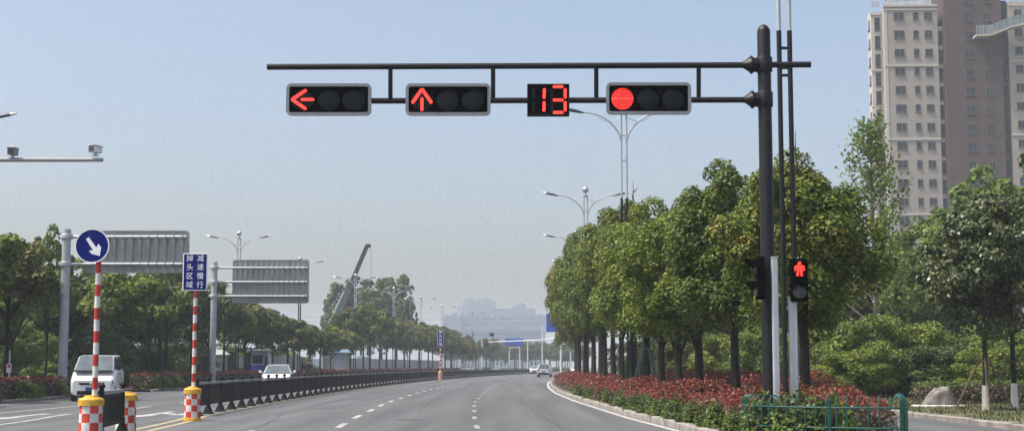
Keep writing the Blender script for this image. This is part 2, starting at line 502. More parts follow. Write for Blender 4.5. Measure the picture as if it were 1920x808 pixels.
def quad_mesh(name, v, mats, mi=None, extra=None):
    """mesh from a (4N,3) array; extra = (verts, faces, mat index) appended"""
    n = len(v) // 4
    ev = np.zeros((0, 3)); ef = []; em = 0
    if extra is not None: ev, ef, em = np.array(extra[0], dtype=float).reshape(-1, 3), extra[1], extra[2]
    me = bpy.data.meshes.new(name)
    nv = len(v) + len(ev)
    me.vertices.add(nv)
    me.vertices.foreach_set('co', np.concatenate([v, ev]).astype(np.float32).ravel())
    ef = [f for f in ef]
    loops = np.concatenate([np.arange(4 * n)] + [np.array(f) + len(v) for f in ef]).astype(np.int32)
    tot = np.concatenate([np.full(n, 4), np.array([len(f) for f in ef], dtype=int)]).astype(np.int32)
    st = np.concatenate([[0], np.cumsum(tot)[:-1]]).astype(np.int32)
    me.loops.add(len(loops)); me.loops.foreach_set('vertex_index', loops)
    me.polygons.add(len(tot)); me.polygons.foreach_set('loop_start', st)
    try: me.polygons.foreach_set('loop_total', tot)
    except Exception: pass
    for m in mats: me.materials.append(m)
    idx = np.zeros(len(tot), dtype=np.int32)
    if mi is not None: idx[:n] = mi
    idx[n:] = em
    me.polygons.foreach_set('material_index', idx)
    me.update(calc_edges=True)
    me.validate()
    return me


def obj_from(name, me, parent=None):
    o = bpy.data.objects.new(name, me); C.objects.link(o)
    if parent: o.parent = parent
    return o


def crown_cloud(rng, n, rxy, z0, z1, clumps, rc=(0.2, 0.34), flat=0.35, lump=0.18, inner=0.45):
    """leaf centres + normals for a crown of clumps between z0 and z1, radius rxy"""
    hz = (z1 - z0) / 2; zc = (z0 + z1) / 2
    ph = rng.uniform(0, 6.28, 6)
    cs = []; rs = []
    while len(cs) < clumps:
        d = rng.normal(size=3); d /= np.linalg.norm(d)
        if d[2] < -flat and rng.random() < 0.75: continue
        az = math.atan2(d[1], d[0])
        s = 1 + lump * (math.sin(2 * az + ph[0]) * 0.5 + math.sin(3 * az + ph[1] + 2 * d[2]) * 0.5 + math.sin(4 * d[2] + ph[2]) * 0.4)
        q = rng.uniform(inner, 0.86)
        rr = rng.uniform(*rc)
        # crown fuller below the middle, domed on top
        wz = d[2] * q
        cs.append((d[0] * q * rxy * s, d[1] * q * rxy * s, zc + wz * hz * s))
        rs.append(rr)
    cs = np.array(cs); rs = np.array(rs)
    k = rng.integers(0, clumps, n)
    d = rng.normal(size=(n, 3)); d /= np.linalg.norm(d, axis=1, keepdims=True)
    d[:, 2] = np.where((d[:, 2] < -0.2) & (rng.random(n) < 0.6), -d[:, 2], d[:, 2])
    q = rng.uniform(0.55, 1.05, n) ** 0.7
    rad = (rs[k] * q)[:, None]
    sc = np.array([rxy, rxy, hz * 0.9])
    cen = cs[k] + d * rad * sc
    nor = d * .85 + rng.normal(size=(n, 3)) * 0.48 + np.array([0, 0, 0.35])
    return cen, nor, cs


def tree_trunk(rng, height, r0, r1, crown_z0, centers, limbs=8, lean=0.06, wash=None):
    b = MB()
    pts = []; rad = []
    k = 7
    ax, ay = rng.uniform(-lean, lean, 2)
    for i in range(k):
        t = i / (k - 1)
        pts.append((ax * t * t * height + 0.03 * math.sin(3 * t + ax * 50), ay * t * t * height, height * t))
        rad.append(r0 * (1.25 if i == 0 else 1) * (1 - t) + r1 * t)
    if wash:
        wpts = [(0, 0, 0), (0.0, 0, wash)]
        b.tube(wpts, [r0 * 1.3, r0 * 1.02], 9, 1)
    b.tube(pts, rad, 9, 0)
    idx = rng.permutation(len(centers))[:limbs]
    for i in idx:
        c = Vector(centers[i])
        zs = rng.uniform(max(.1, crown_z0) * 0.85, height * 0.85)
        t = zs / height
        p0 = Vector((ax * t * t * height, ay * t * t * height, zs))
        if c.z < p0.z + 0.15: c.z = p0.z + 0.3
        mid = p0.lerp(c, 0.5) + Vector((0, 0, 0.12))
        rr = r0 * 0.42
        b.tube([p0, mid, c], [rr, rr * 0.6, rr * 0.2], 6, 0)
    return b


TREES = {}


def tree_kind(key, seed, H, rxy, z0, n, clumps, leaf, lm, tr=(0.13, 0.05), bark='bark', rc=(0.2, 0.34), wash=None, inner=0.45, lump=0.18, limbs=8, flat=0.35):
    rng = np.random.default_rng(seed)
    cen, nor, cs = crown_cloud(rng, n, rxy, z0, H, clumps, rc, flat, lump, inner)
    L = leaf * rng.uniform(0.7, 1.3, n)
    v = leaf_quads(cen, nor, L, L * rng.uniform(0.5, 0.72, n), rng)
    cm = quad_mesh('crown', v, [M[lm]])
    tb = tree_trunk(rng, z0 + (H - z0) * 0.62, tr[0], tr[1], z0, cs, limbs, 0.02, wash)
    to = tb.build('trunk', [M[bark], M['limewash']], None, True)
    tm = to.data
    bpy.data.objects.remove(to)
    TREES[key] = (cm, tm, H, rxy)


def tree(key, name, label, cat, loc, H, r, rz=0.0, group=None):
    cm, tm, h0, r0 = TREES[key]
    t = thing(name, label, cat, loc, rz, group)
    a = obj_from('trunk', tm, t); b = obj_from('crown', cm, t)
    a.scale = (min(1.6, r / r0), min(1.6, r / r0), H / h0)
    b.scale = (r / r0, r / r0, H / h0)
    return t


# ------------------------------------------------------------------ the setting
def strip(name, fa, fb, ys, z, m, parent=None, thick=None):
    vs = []; fs = []
    for y in ys:
        vs += [(fa(y), y, z), (fb(y), y, z)]
    for i in range(len(ys) - 1):
        fs.append((2 * i, 2 * i + 1, 2 * i + 3, 2 * i + 2))
    b = MB(); b.add(vs, fs)
    return b.build(name, m, parent)


def frange(a, b, s):
    n = max(1, int(round((b - a) / s)))
    return [a + (b - a) * i / n for i in range(n + 1)]


# ground: one round sheet to the horizon
g = MB()
rings = [0, 60, 200, 600, 1500, 2900]
gv = [(0, 0, 0)]; gf = []
NS = 48
for r in rings[1:]:
    for k in range(NS):
        a = 2 * math.pi * k / NS
        gv.append((r * math.cos(a), r * math.sin(a), 0))
for k in range(NS):
    gf.append((0, 1 + k, 1 + (k + 1) % NS))
for i in range(len(rings) - 2):
    for k in range(NS):
        a, b2 = 1 + i * NS, 1 + (i + 1) * NS
        gf.append((a + k, b2 + k, b2 + (k + 1) % NS, a + (k + 1) % NS))
g.add(gv, gf)
tag(g.build('ground', M['earth']), kind='structure')

YS = frange(-30, 75, 5) + frange(80, 420, 6)
tag(strip('road', lambda y: lx(y) if y > 34 else -60, lambda y: rx(y) if y > 28 else 60, [-30, 20, 27.9, 28.1, 33.9, 34.1] + frange(36, 76, 4) + frange(80, 330, 5), 0.004, M['asphalt']), kind='structure')
# the cross street at the far junction, and the entry on the far side by the van
tag(strip('cross_street', lambda y: -60 + par(y), lambda y: 70 + par(y), frange(330.2, 372, 6), 0.004, M['asphalt']), kind='structure')
tag(strip('entry_road', lambda y: -60, lambda y: lx(y) - 0.02, frange(69, 80, 2), 0.006, M['asphalt']), kind='structure')


def raised(name, fa, fb, ys, z, m, kerb_a=True, kerb_b=True, kw=0.18, km='kerb_stone'):
    """a raised bed: top sheet, kerb stones along its sides"""
    top = strip(name, lambda y: fa(y) + (kw if kerb_a else 0), lambda y: fb(y) - (kw if kerb_b else 0), ys, z - 0.01, m)
    tag(top, kind='structure')
    for on, fn, sg in ((kerb_a, fa, 1), (kerb_b, fb, -1)):
        if not on: continue
        b = MB()
        y = ys[0]
        while y < ys[-1] - 0.2:
            st = 1.0 if y < 120 else 4.0
            y1 = min(y + st - 0.012, ys[-1])
            h = z + random.uniform(-0.012, 0.012) + 0.01
            j = random.uniform(-0.01, 0.01)
            a0, a1 = fn(y) + j, fn(y1) + j
            vs = []
            for (xx, yy) in ((a0, y), (a1, y1)):
                vs += [(xx, yy, 0), (xx, yy, h - 0.025), (xx + sg * 0.03, yy, h), (xx + sg * kw, yy, h), (xx + sg * kw, yy, 0)]
            fs = [(0, 1, 6, 5), (1, 2, 7, 6), (2, 3, 8, 7), (3, 4, 9, 8), (0, 4, 3, 2, 1), (5, 6, 7, 8, 9)]
            b.add(vs, fs)
            y += st
        tag(b.build('kerb', M[km]), kind='structure')


raised('median_bed', kx, k2, frange(25.5, 75, 2.25) + frange(78, 318, 4), 0.15, M['soil'])
# rounded nose of the median
nb = MB(); nv = []
cxn, ryn = (kx(25.5) + k2(25.5)) / 2, 2.6
hw = (k2(25.5) - kx(25.5)) / 2
pts = [(cxn + hw * math.cos(a), 25.5 - ryn * abs(math.sin(a)) ** 0.8) for a in [math.pi * i / 18 for i in range(19)]]
n = len(pts)
nb.add([(x, y, 0) for x, y in pts] + [(x, y, 0.16) for x, y in pts], [tuple(range(n, 2 * n))] + [(k, k + 1, n + k + 1, n + k) for k in range(n - 1)])
tag(nb.build('median_nose', M['kerb_stone']), kind='structure')
raised('grass_verge', rx, lambda y: 60 + par(y), frange(28.5, 74, 3.5) + frange(78, 326, 6), 0.13, M['turf'], True, False)
raised('pavement', lambda y: -60 + par(y), lx, frange(34.5, 68.6, 3), 0.13, M['soil'], False, True)
raised('pavement', lambda y: -60 + par(y), lx, frange(80.5, 326, 5), 0.13, M['soil'], False, True)


def line(name, fx, y0, y1, w, m, step=2.0, z=0.008):
    return tag(strip(name, lambda y: fx(y) - w / 2, lambda y: fx(y) + w / 2, frange(y0, y1, step), z, M[m]), kind='structure')


mk = MB()
def dash(fx, y0, y1, w, b):
    ys = frange(y0, y1, 1.5)
    vs = []; fs = []
    for y in ys: vs += [(fx(y) - w / 2, y, 0.008), (fx(y) + w / 2, y, 0.008)]
    for i in range(len(ys) - 1): fs.append((2 * i, 2 * i + 1, 2 * i + 3, 2 * i + 2))
    b.add(vs, fs)

L1 = [(26, -3.6), (35, -4.05), (40, -4.28), (47, -4.5), (54, -4.75), (60, -4.87), (75, -4.95)]
def l1(y): return interp(L1, y) + par(y)
L2 = [(26, -0.5), (35, -0.85), (40, -1.02), (56, -1.45), (75, -1.5)]
def l2(y): return interp(L2, y) + par(y)
b1 = MB(); b2 = MB()
y = 34.9 - 6
while y < 300:
    dash(l1, y - 1.25, y + 1.25, 0.15, b1)
    dash(l2, y - 0.8 + 5.0, y + 1.2 + 5.0, 0.13, b2)
    y += 5.97
tag(b1.build('lane_dashes', M['line_white']), kind='structure')
tag(b2.build('worn_lane_dashes', M['line_faint']), kind='structure')
line('kerb_line', lambda y: kx(y) - 0.14, 24, 300, 0.17, 'line_white')
line('yellow_line', lambda y: dx(y) - 0.22, 28.5, 300, 0.13, 'line_yellow')
line('yellow_line', lambda y: dx(y) + 0.22, 28.5, 300, 0.13, 'line_yellow')
for f_, a, c, w in ((lambda y: dx(y) - 4.0, 22, 43.2, 0.14), (lambda y: dx(y) - 3.4, 46, 51.5, 0.14), (lambda y: dx(y) - 3.3, 56, 62, 0.14),
                    (lambda y: -15.3, 37, 52, 0.14), (lambda y: lx(y) + 0.35, 44, 68, 0.14)):
    line('lane_line', f_, a, c, w, 'line_white')
for k in range(14):
    line('lane_line', lambda y: dx(y) - 3.4, 68 + 8 * k, 71 + 8 * k, 0.14, 'line_white')


def arrow(x, y, L, s, flip, turn=0):
    """painted lane arrow; turn adds a side head"""
    b = MB()
    d = -1 if flip else 1
    z = 0.009
    def p(a, c): return (x + a * s, y + d * c, z)
    b.add([p(-.09, 0), p(.09, 0), p(.09, L * .6), p(-.09, L * .6)], [(0, 1, 2, 3)])
    b.add([p(-.3, L * .6), p(.3, L * .6), p(0, L)], [(0, 1, 2)])
    if turn:
        b.add([p(.1 * turn, L * .25), p(.55 * turn, L * .45), p(.55 * turn, L * .55), p(.1 * turn, L * .38)], [(0, 1, 2, 3)])
        b.add([p(.5 * turn, L * .36), p(.95 * turn, L * .58), p(.5 * turn, L * .66)], [(0, 1, 2)])
    return tag(b.build('lane_arrow', M['line_white']), kind='structure')

arrow(-5.65, 26.3, 6.0, 1.2, False, -1)
arrow(-2.6, 26.0, 5.2, 1.0, False)
arrow(-10.5, 45.5, 5.5, 1.4, True, 1)
arrow(-13.75, 43.5, 5.5, 1.4, True)
arrow(-16.6, 44.0, 5.5, 1.3, True)
M['tar'] = mat('tar', (0.045, 0.045, 0.046), 0.8, 0, 0.3, 3)
M['patch'] = mat('patch', (0.078, 0.081, 0.083), 0.9, 0, 0.2, 1.2)
def seam(pts, w):
    b = MB(); vs = []; fs = []
    for i, (x, y) in enumerate(pts):
        ww = w * random.uniform(.5, 1.3)
        vs += [(x - ww / 2, y, .0065), (x + ww / 2, y + .02, .0065)]
    for i in range(len(pts) - 1): fs.append((2 * i, 2 * i + 1, 2 * i + 3, 2 * i + 2))
    b.add(vs, fs)
    tag(b.build('tar_seam', M['tar']), kind='structure')
for fx, y0_, y1_, w_ in ((lambda y: dx(y) + 2.3, 30, 96, .035), (lambda y: l2(y) + 1.9, 27, 70, .03), (lambda y: l1(y) + 1.6, 45, 120, .04), (lambda y: dx(y) - 5.6, 34, 90, .035)):
    seam([(fx(y) + .05 * math.sin(y * 1.3) + random.uniform(-.02, .02), y) for y in frange(y0_, y1_, .7)], w_)
for yc_, xa, xb_ in ((44, -8.2, -3.2), (61, -4.5, 2.0), (52, -3.5, .5)):
    b = MB(); n_ = 24; vs = []; fs = []
    for i in range(n_ + 1):
        x = xa + (xb_ - xa) * i / n_; yy = yc_ + .35 * math.sin(i * .7) + random.uniform(-.08, .08)
        vs += [(x, yy, .0066), (x + .02, yy + random.uniform(.03, .09), .0066)]
    for i in range(n_): fs.append((2 * i, 2 * i + 1, 2 * i + 3, 2 * i + 2))
    b.add(vs, fs); tag(b.build('tar_seam', M['tar']), kind='structure')
for x, y, w_, l_ in ((-6.9, 47, 1.3, 5.5), (.8, 57, 1.2, 7.0)):
    b = MB(); b.add([(x, y, .0062), (x + w_, y + .1, .0062), (x + w_ - .1, y + l_, .0062), (x - .15, y + l_, .0062)], [(0, 1, 2, 3)]); tag(b.build('road_patch', M['patch']), kind='structure')
for x, y in ((-2.7, 38.5), (-6.6, 62)):
    b = MB(); b.lathe([(.36, .0045), (.36, .0072), (.30, .0072), (.295, .006), (.01, .006)], (x, y, 0), 20); tag(b.build('manhole_cover', M['tar']), kind='structure')
# grass that cannot be counted
def grass(name, x0, x1, y0, y1, n, z, seed, cond=None):
    rng = np.random.default_rng(seed)
    x = rng.uniform(x0, x1, n); yy = rng.uniform(y0, y1, n)
    keep = np.array([cond(a, c) for a, c in zip(x, yy)]) if cond else np.ones(n, bool)
    # patchy
    pat = np.sin(x * 1.7 + 3 * np.sin(yy * .6)) + np.sin(yy * 1.3 + x) + rng.normal(size=n) * .8
    keep &= pat > -0.6
    x, yy = x[keep], yy[keep]; n = len(x)
    h = rng.uniform(0.05, 0.13, n)
    cen = np.stack([x, yy, z + h * 0.4], 1)
    a = rng.uniform(0, 6.28, n)
    t = np.stack([np.cos(a) * .5, np.sin(a) * .5, np.ones(n)], 1); t /= np.linalg.norm(t, axis=1, keepdims=True)
    s = np.stack([-np.sin(a), np.cos(a), np.zeros(n)], 1)
    v = np.empty((n, 4, 3)); w = rng.uniform(0.02, 0.045, n)[:, None]; hh = h[:, None]
    base = cen - t * hh * .5
    v[:, 0] = base - s * w * .5; v[:, 1] = base + s * w * .5; v[:, 2] = base + t * hh + s * w * .1; v[:, 3] = base + t * hh - s * w * .1
    tag(obj_from(name, quad_mesh(name, v.reshape(-1, 3), [M['leaf_grass']])), 'short patchy grass on the verge', 'grass', kind='stuff')

grass('grass', 11.3, 26, 29, 62, 26000, 0.115, 5)

# ------------------------------------------------------------------ hedges and shrubs
def lumpy(x, y, s=1.0):
    return (math.sin(1.9 * x * s + 1.3) * math.sin(1.4 * y * s) + 0.6 * math.sin(3.7 * y * s + 2 * x) + 0.4 * math.sin(6.1 * x - 4.3 * y)) / 2.0


def hedge(name, label, fa, fb, y0, y1, h, z0, dens, leaf, seed, mats=('leaf_red', 'leaf_olive'), amp=0.12, side=1.0, steps=0.0, slope=5.0, low=.86):
    """clipped hedge between x=fa(y) and x=fb(y); top leaves the first kind, flank leaves the second"""
    rng = np.random.default_rng(seed)
    P = []; Nn = []; K = []; Ls = []
    def top(x, y, wv):
        e = min(1.0, max(0.0, min(wv * slope, (1 - wv) * 5)))
        st = steps * (0.5 + 0.5 * math.sin(y * 0.55 + 1.0)) if steps else 0
        return z0 + (h + amp * lumpy(x, y) - st) * (low + (1 - low) * e ** .6)
    yy = y0
    seg = 1.0
    while yy < y1:
        w = fb(yy) - fa(yy)
        n = int(dens * w * seg * (1 if yy < 60 else 0.5 if yy < 100 else 0.22))
        gro = 1 if yy < 60 else 1.35 if yy < 100 else 2.0
        for _ in range(n):
            y = yy + rng.random() * seg; q = rng.random()
            x = fa(y) + q * (fb(y) - fa(y))
            dz = rng.random() ** 2 * 0.16
            P.append((x, y, top(x, y, q) - dz + rng.normal() * 0.02)); Nn.append((rng.normal() * .6, rng.normal() * .6, 1)); K.append(0 if rng.random() < .9 - dz * 2 else 1); Ls.append(gro)
        ns = int(dens * 1.1 * h * seg * side * (1 if yy < 60 else 0.5 if yy < 100 else 0.22))
        for _ in range(ns):
            y = yy + rng.random() * seg
            sd = rng.random() < 0.72
            q = 0.0 if sd else 1.0
            zz = rng.random()
            tz = top(0, y, 0.02)
            z = z0 + 0.02 + zz * (tz - z0)
            bul = 0.10 * lumpy(y, z * 2, 1.3) - 0.06
            x = (fa(y) + bul * -1 if sd else fb(y) + bul) + rng.normal() * 0.03
            P.append((x, y, z)); Nn.append((-1 if sd else 1, rng.normal() * .7 - .3, rng.normal() * .6 + .3))
            K.append(0 if zz > 0.86 + rng.normal() * .06 else 1); Ls.append(gro)
        yy += seg
    # near end face
    w = fb(y0) - fa(y0)
    for _ in range(int(dens * w * h)):
        q = rng.random(); zz = rng.random()
        x = fa(y0) + q * w
        tz = top(x, y0, q)
        P.append((x, y0 + rng.normal() * .05, z0 + .02 + zz * (tz - z0))); Nn.append((rng.normal() * .5, -1, .3 + rng.normal() * .5)); K.append(0 if zz > .84 else 1); Ls.append(1)
    P = np.array(P); Nn = np.array(Nn); Ls = np.array(Ls)
    L = leaf * rng.uniform(.7, 1.35, len(P)) * Ls
    v = leaf_quads(P, Nn, L, L * .55, rng)
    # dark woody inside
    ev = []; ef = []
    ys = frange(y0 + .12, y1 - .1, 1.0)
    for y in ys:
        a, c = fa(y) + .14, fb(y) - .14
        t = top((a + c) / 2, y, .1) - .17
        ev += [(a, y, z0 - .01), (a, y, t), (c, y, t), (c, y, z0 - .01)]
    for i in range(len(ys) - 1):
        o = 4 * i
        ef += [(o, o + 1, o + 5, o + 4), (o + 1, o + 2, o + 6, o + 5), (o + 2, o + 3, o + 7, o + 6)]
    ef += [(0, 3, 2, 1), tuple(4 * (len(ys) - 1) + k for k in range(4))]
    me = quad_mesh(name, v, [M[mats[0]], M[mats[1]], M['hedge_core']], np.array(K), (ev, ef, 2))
    return tag(obj_from(name, me), label, 'hedge')


hedge('red_hedge', 'long red-tipped clipped hedge along the white kerb line under the median trees', lambda y: kx(y) + .52 - .12 * math.sin(y * 1.15), lambda y: kx(y) + 2.9, 26.4, 130, .84, .14, 520, .066, 21, amp=.16, steps=.24, slope=2.0, low=.60)
hedge('red_hedge', 'taller dull red hedge behind the median trunks, on the slip road side', lambda y: k2(y) - 1.1, lambda y: k2(y) - .25, 31.5, 62, 1.02, .14, 380, .072, 22, amp=.16)
hedge('red_hedge', 'red-leaved hedge clump inside the green railing at the signal mast', lambda y: 4.75, lambda y: 6.25, 24.15, 26.2, .72, .14, 560, .066, 23, amp=.10, slope=3, low=.75)
hedge('red_hedge', 'red-topped hedge on the far pavement in front of the white van', lambda y: lx(y) - 1.5, lambda y: lx(y) - .35, 44, 67.5, .82, .12, 240, .10, 24, amp=.07)
hedge('red_hedge', 'red-topped hedge on the far pavement running behind the white car', lambda y: lx(y) - 1.6, lambda y: lx(y) - .4, 81.5, 262, .9, .12, 240, .10, 25, amp=.08)


def shrub_mesh(name, seed, r, h, n, leaf, lm):
    rng = np.random.default_rng(seed)
    d = rng.normal(size=(n, 3)); d /= np.linalg.norm(d, axis=1, keepdims=True)
    d[:, 2] = np.abs(d[:, 2]) * 1.0
    az = np.arctan2(d[:, 1], d[:, 0])
    q = (1 + .12 * np.sin(3 * az + seed) + .1 * np.sin(5 * az + 4 * d[:, 2])) * rng.uniform(.78, 1.03, n)
    cen = d * q[:, None] * np.array([r, r, h * .95]); cen[:, 2] += .02
    cen[:, 2] = np.where(rng.random(n) < .35, cen[:, 2] * rng.uniform(.1, 1, n), cen[:, 2])
    nor = d + rng.normal(size=(n, 3)) * .5 + np.array([0, 0, .3])
    L = leaf * rng.uniform(.7, 1.3, n)
    v = leaf_quads(cen, nor, L, L * .55, rng)
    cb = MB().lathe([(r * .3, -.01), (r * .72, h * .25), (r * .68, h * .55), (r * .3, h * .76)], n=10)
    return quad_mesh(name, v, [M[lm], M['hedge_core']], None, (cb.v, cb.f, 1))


SH = [shrub_mesh('green_shrub', 40 + i, .42, .62, 1500, .075, 'leaf_box') for i in range(3)]
ords = ['first', 'second', 'third', 'fourth', 'fifth', 'sixth', 'seventh', 'eighth', 'ninth', 'tenth', 'eleventh', 'twelfth', 'thirteenth', 'fourteenth', 'fifteenth', 'sixteenth',
        'seventeenth', 'eighteenth', 'nineteenth', 'twentieth', 'twenty-first', 'twenty-second', 'twenty-third', 'twenty-fourth', 'twenty-fifth', 'twenty-sixth', 'twenty-seventh', 'twenty-eighth',
        'twenty-ninth', 'thirtieth', 'thirty-first', 'thirty-second', 'thirty-third', 'thirty-fourth', 'thirty-fifth', 'thirty-sixth', 'thirty-seventh', 'thirty-eighth', 'thirty-ninth', 'fortieth']
k = 0
for y, s in ((28.3, .92), (30.6, 1.05), (33.2, .98), (35.0, 1.0), (36.9, .98), (39.4, 1.0), (42.4, .95), (46.2, 1.0), (51, .95), (57, .95), (64, 1.0)):
    o = obj_from('green_shrub', SH[k % 3])
    o.location = (kx(y) + .40, y, .14); o.scale = (s * .86, s * 1.0, s * random.uniform(.74, .86)); o.rotation_euler = (0, 0, random.uniform(0, 6))
    tag(o, '%s bright green shrub at the kerb foot of the red median hedge from the railing' % ords[k], 'shrub', 'green shrubs along the red median hedge')
    k += 1
for i, (x, y, s) in enumerate(((4.30, 24.75, 1.25), (4.78, 24.25, 1.3), (5.22, 24.02, 1.2))):
    o = obj_from('green_shrub', SH[i]); o.location = (x, y, .14); o.scale = (s, s, s * 1.05); o.rotation_euler = (0, 0, i * 2.0)
    tag(o, '%s green shrub inside the green railing counted from the carriageway side' % ords[i], 'shrub', 'green shrubs inside the railing')
k = 0
for y, s in ((45.5, 1.0), (48.5, 1.1), (51.5, 1.1), (54.6, 1.0), (58.4, 1.2), (61.0, 1.1), (64.5, 1.0), (82.3, 1.3), (84.6, 1.2), (87.5, 1.1)):
    o = obj_from('green_shrub', SH[k % 3]); o.location = (lx(y) - .45, y, .12); o.scale = (s, s * 1.5, s * 1.05); o.rotation_euler = (0, 0, k * 1.3)
    tag(o, '%s green shrub along the far pavement kerb counted from the camera' % ords[k], 'shrub', 'green shrubs along the far pavement kerb')
    k += 1

# ------------------------------------------------------------------ trees
tree_kind('camphor_a', 101, 6.4, 1.75, 1.8, 44000, 74, .104, 'leaf_camphor', rc=(.16, .30), flat=.95, inner=.5)
tree_kind('camphor_b', 102, 6.4, 1.75, 1.8, 44000, 74, .104, 'leaf_camphor_bright', rc=(.17, .32), flat=.95, inner=.5)
tree_kind('camphor_c', 103, 6.4, 1.75, 1.8, 44000, 74, .104, 'leaf_camphor', rc=(.15, .30), lump=.25, flat=.95, inner=.5)
tree_kind('camphor_d', 104, 6.4, 1.75, 1.8, 44000, 74, .104, 'leaf_camphor_bright', rc=(.16, .30), lump=.25, flat=.95, inner=.5)
tree_kind('far_a', 111, 7.4, 2.3, 2.6, 7000, 44, .26, 'leaf_far', rc=(.17, .32))
tree_kind('far_b', 112, 7.4, 2.3, 2.7, 7000, 40, .26, 'leaf_far', rc=(.17, .33), lump=.25)
tree_kind('far_c', 113, 7.4, 2.3, 2.5, 7000, 48, .26, 'leaf_dark', rc=(.16, .30), lump=.25)
tree_kind('far_d', 114, 7.4, 2.3, 2.7, 7000, 44, .26, 'leaf_camphor_bright', rc=(.16, .32), lump=.22)
tree_kind('wood_a', 121, 9.0, 2.6, 2.2, 6500, 46, .30, 'leaf_dark', rc=(.14, .30), lump=.3)
tree_kind('wood_b', 122, 9.0, 2.6, 2.4, 6000, 46, .30, 'leaf_light', rc=(.12, .26), lump=.3)
tree_kind('magnolia', 131, 7.0, 2.6, 1.9, 17000, 80, .165, 'leaf_magnolia', tr=(.11, .04), rc=(.12, .26), lump=.2, wash=.85)
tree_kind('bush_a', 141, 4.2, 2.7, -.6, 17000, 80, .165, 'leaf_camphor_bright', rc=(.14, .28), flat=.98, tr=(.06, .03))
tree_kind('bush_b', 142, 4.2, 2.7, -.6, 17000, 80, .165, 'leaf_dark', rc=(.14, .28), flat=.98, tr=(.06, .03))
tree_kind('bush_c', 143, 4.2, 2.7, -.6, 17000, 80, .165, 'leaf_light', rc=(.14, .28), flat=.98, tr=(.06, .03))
tree_kind('pale_a', 151, 22, 4.0, 5, 5200, 60, .62, 'leaf_pale', tr=(.25, .06), rc=(.10, .22), lump=.3)

k = 0
# median row: (distance, X, height, crown radius, kind)
for y, px, pyt, r, key in ((30.0, 1506, 287, 1.68, 'camphor_c'), (36.5, 1378, 322, 1.85, 'camphor_a'), (41.8, 1313, 368, 1.95, 'camphor_d'), (45.6, 1274, 376, 2.0, 'camphor_b'), (49.5, 1240, 378, 1.95, 'camphor_d'),
                      (53.5, 1211, 388, 2.0, 'camphor_b'), (58, 1185, 392, 1.9, 'camphor_a'), (63, 1165, 396, 1.95, 'camphor_c'), (68.5, 1150, 408, 2.0, 'camphor_a'), (74, 1136, 420, 2.05, 'camphor_c'), (80, 1126, 428, 2.1, 'camphor_a'),
                      (87, 1112, 436, 2.3, 'camphor_c'), (95, 1098, 440, 2.5, 'camphor_a'), (104, 1086, 455, 2.6, 'camphor_c'), (114, 1082, 490, 2.5, 'camphor_a'), (125, 1081, 520, 2.5, 'camphor_c'), (137, 1083, 540, 2.5, 'camphor_a')):
    p = W(px, 686, y); top = W(px, pyt, y).z
    tree(key, 'camphor_tree', '%s round-crowned evergreen street tree in the median hedge beyond the signal mast' % ords[k], 'tree', (p.x, y, .12), top - .12, r, k * 1.1, 'trees along the median')
    k += 1

# far pavement row
HT = [(40, 8.0), (65, 8.0), (78, 6.6), (100, 7.9), (125, 6.7), (138, 6.3), (148, 5.6), (166, 5.6), (169, 5.9), (174, 8.2), (178, 9.3), (192, 9.5), (208, 8.4), (262, 8.2)]
y = 43.0; k = 0
while y < 268:
    if not (68 < y < 81):
        x = -22.6 + (0 if y < 60 else -.1) + par(y) + random.uniform(-.3, .3)
        h = interp(HT, y) * random.uniform(.95, 1.05)
        key = random.choice(['far_a', 'far_a', 'far_b', 'far_c', 'far_d'] if y < 165 else ['far_a', 'far_d', 'far_d', 'far_b'] if y < 200 else ['far_a', 'far_b', 'far_b'])
        tree(key, 'camphor_tree', '%s street tree of the far pavement row behind the red hedge' % ords[k], 'tree', (x, y, .11), h, random.uniform(2.1, 2.6) * (1 if y < 165 else 1.15), random.uniform(0, 6), 'trees along the far pavement')
        k += 1
    y += random.uniform(5.4, 6.6) if y < 150 else random.uniform(6.0, 7.5)

# wood behind the far pavement
for i in range(46):
    y = 56 + (i * 2.9) % 84
    x = -27.5 - 3.6 * (i % 4) + par(y) + random.uniform(-1.2, 1.2)
    if 66 < y < 82 and x > -31: x -= 6
    tree('wood_a' if i % 3 else 'wood_b', 'woodland_tree', 'tree of the dark wood behind the far pavement row', 'tree', (x, y, 0), random.uniform(7.0, 9.2) * (1 if y < 90 else .82), random.uniform(2.2, 3.2), random.uniform(0, 6), 'trees of the wood behind the far pavement')
for i, (px, pyt, y, r) in enumerate(((85, 428, 74, 1.7), (20, 470, 80, 2.4), (150, 452, 92, 2.6), (300, 470, 100, 3.0))):
    p = W(px, 686, y)
    tree('wood_b', 'woodland_tree', 'pale-topped tree above the wood, %s' % ('behind the first sign gantry post', 'at the edge of the wood', 'behind the round arrow sign', 'behind the first sign board')[i], 'tree', (p.x, y, 0), W(px, pyt, y).z, r, i)
for i in range(34):
    y = 50 + (i * 5.3) % 118
    x = -25.6 - 2.6 * (i % 4) + par(y)
    if 66 < y < 82 and x > -31: x -= 6
    tree(('bush_b', 'bush_a', 'bush_c')[i % 3], 'bush', 'tall bush filling the shade between the wood trees', 'bush', (x, y, 0), random.uniform(2.4, 4.0), random.uniform(1.9, 2.6), i * 1.3, 'tall bushes between the wood trees')
for i in range(30):
    y = 100 + i * 6.5
    x = 12.5 + 4.0 * (i % 3) + par(y)
    tree(('bush_b', 'bush_a')[i % 2], 'bush', 'tall bush closing the view behind the median trunks', 'bush', (x, y, 0), random.uniform(3.0, 4.4), random.uniform(2.6, 3.4), i * 1.3, 'tall bushes behind the median trunks')
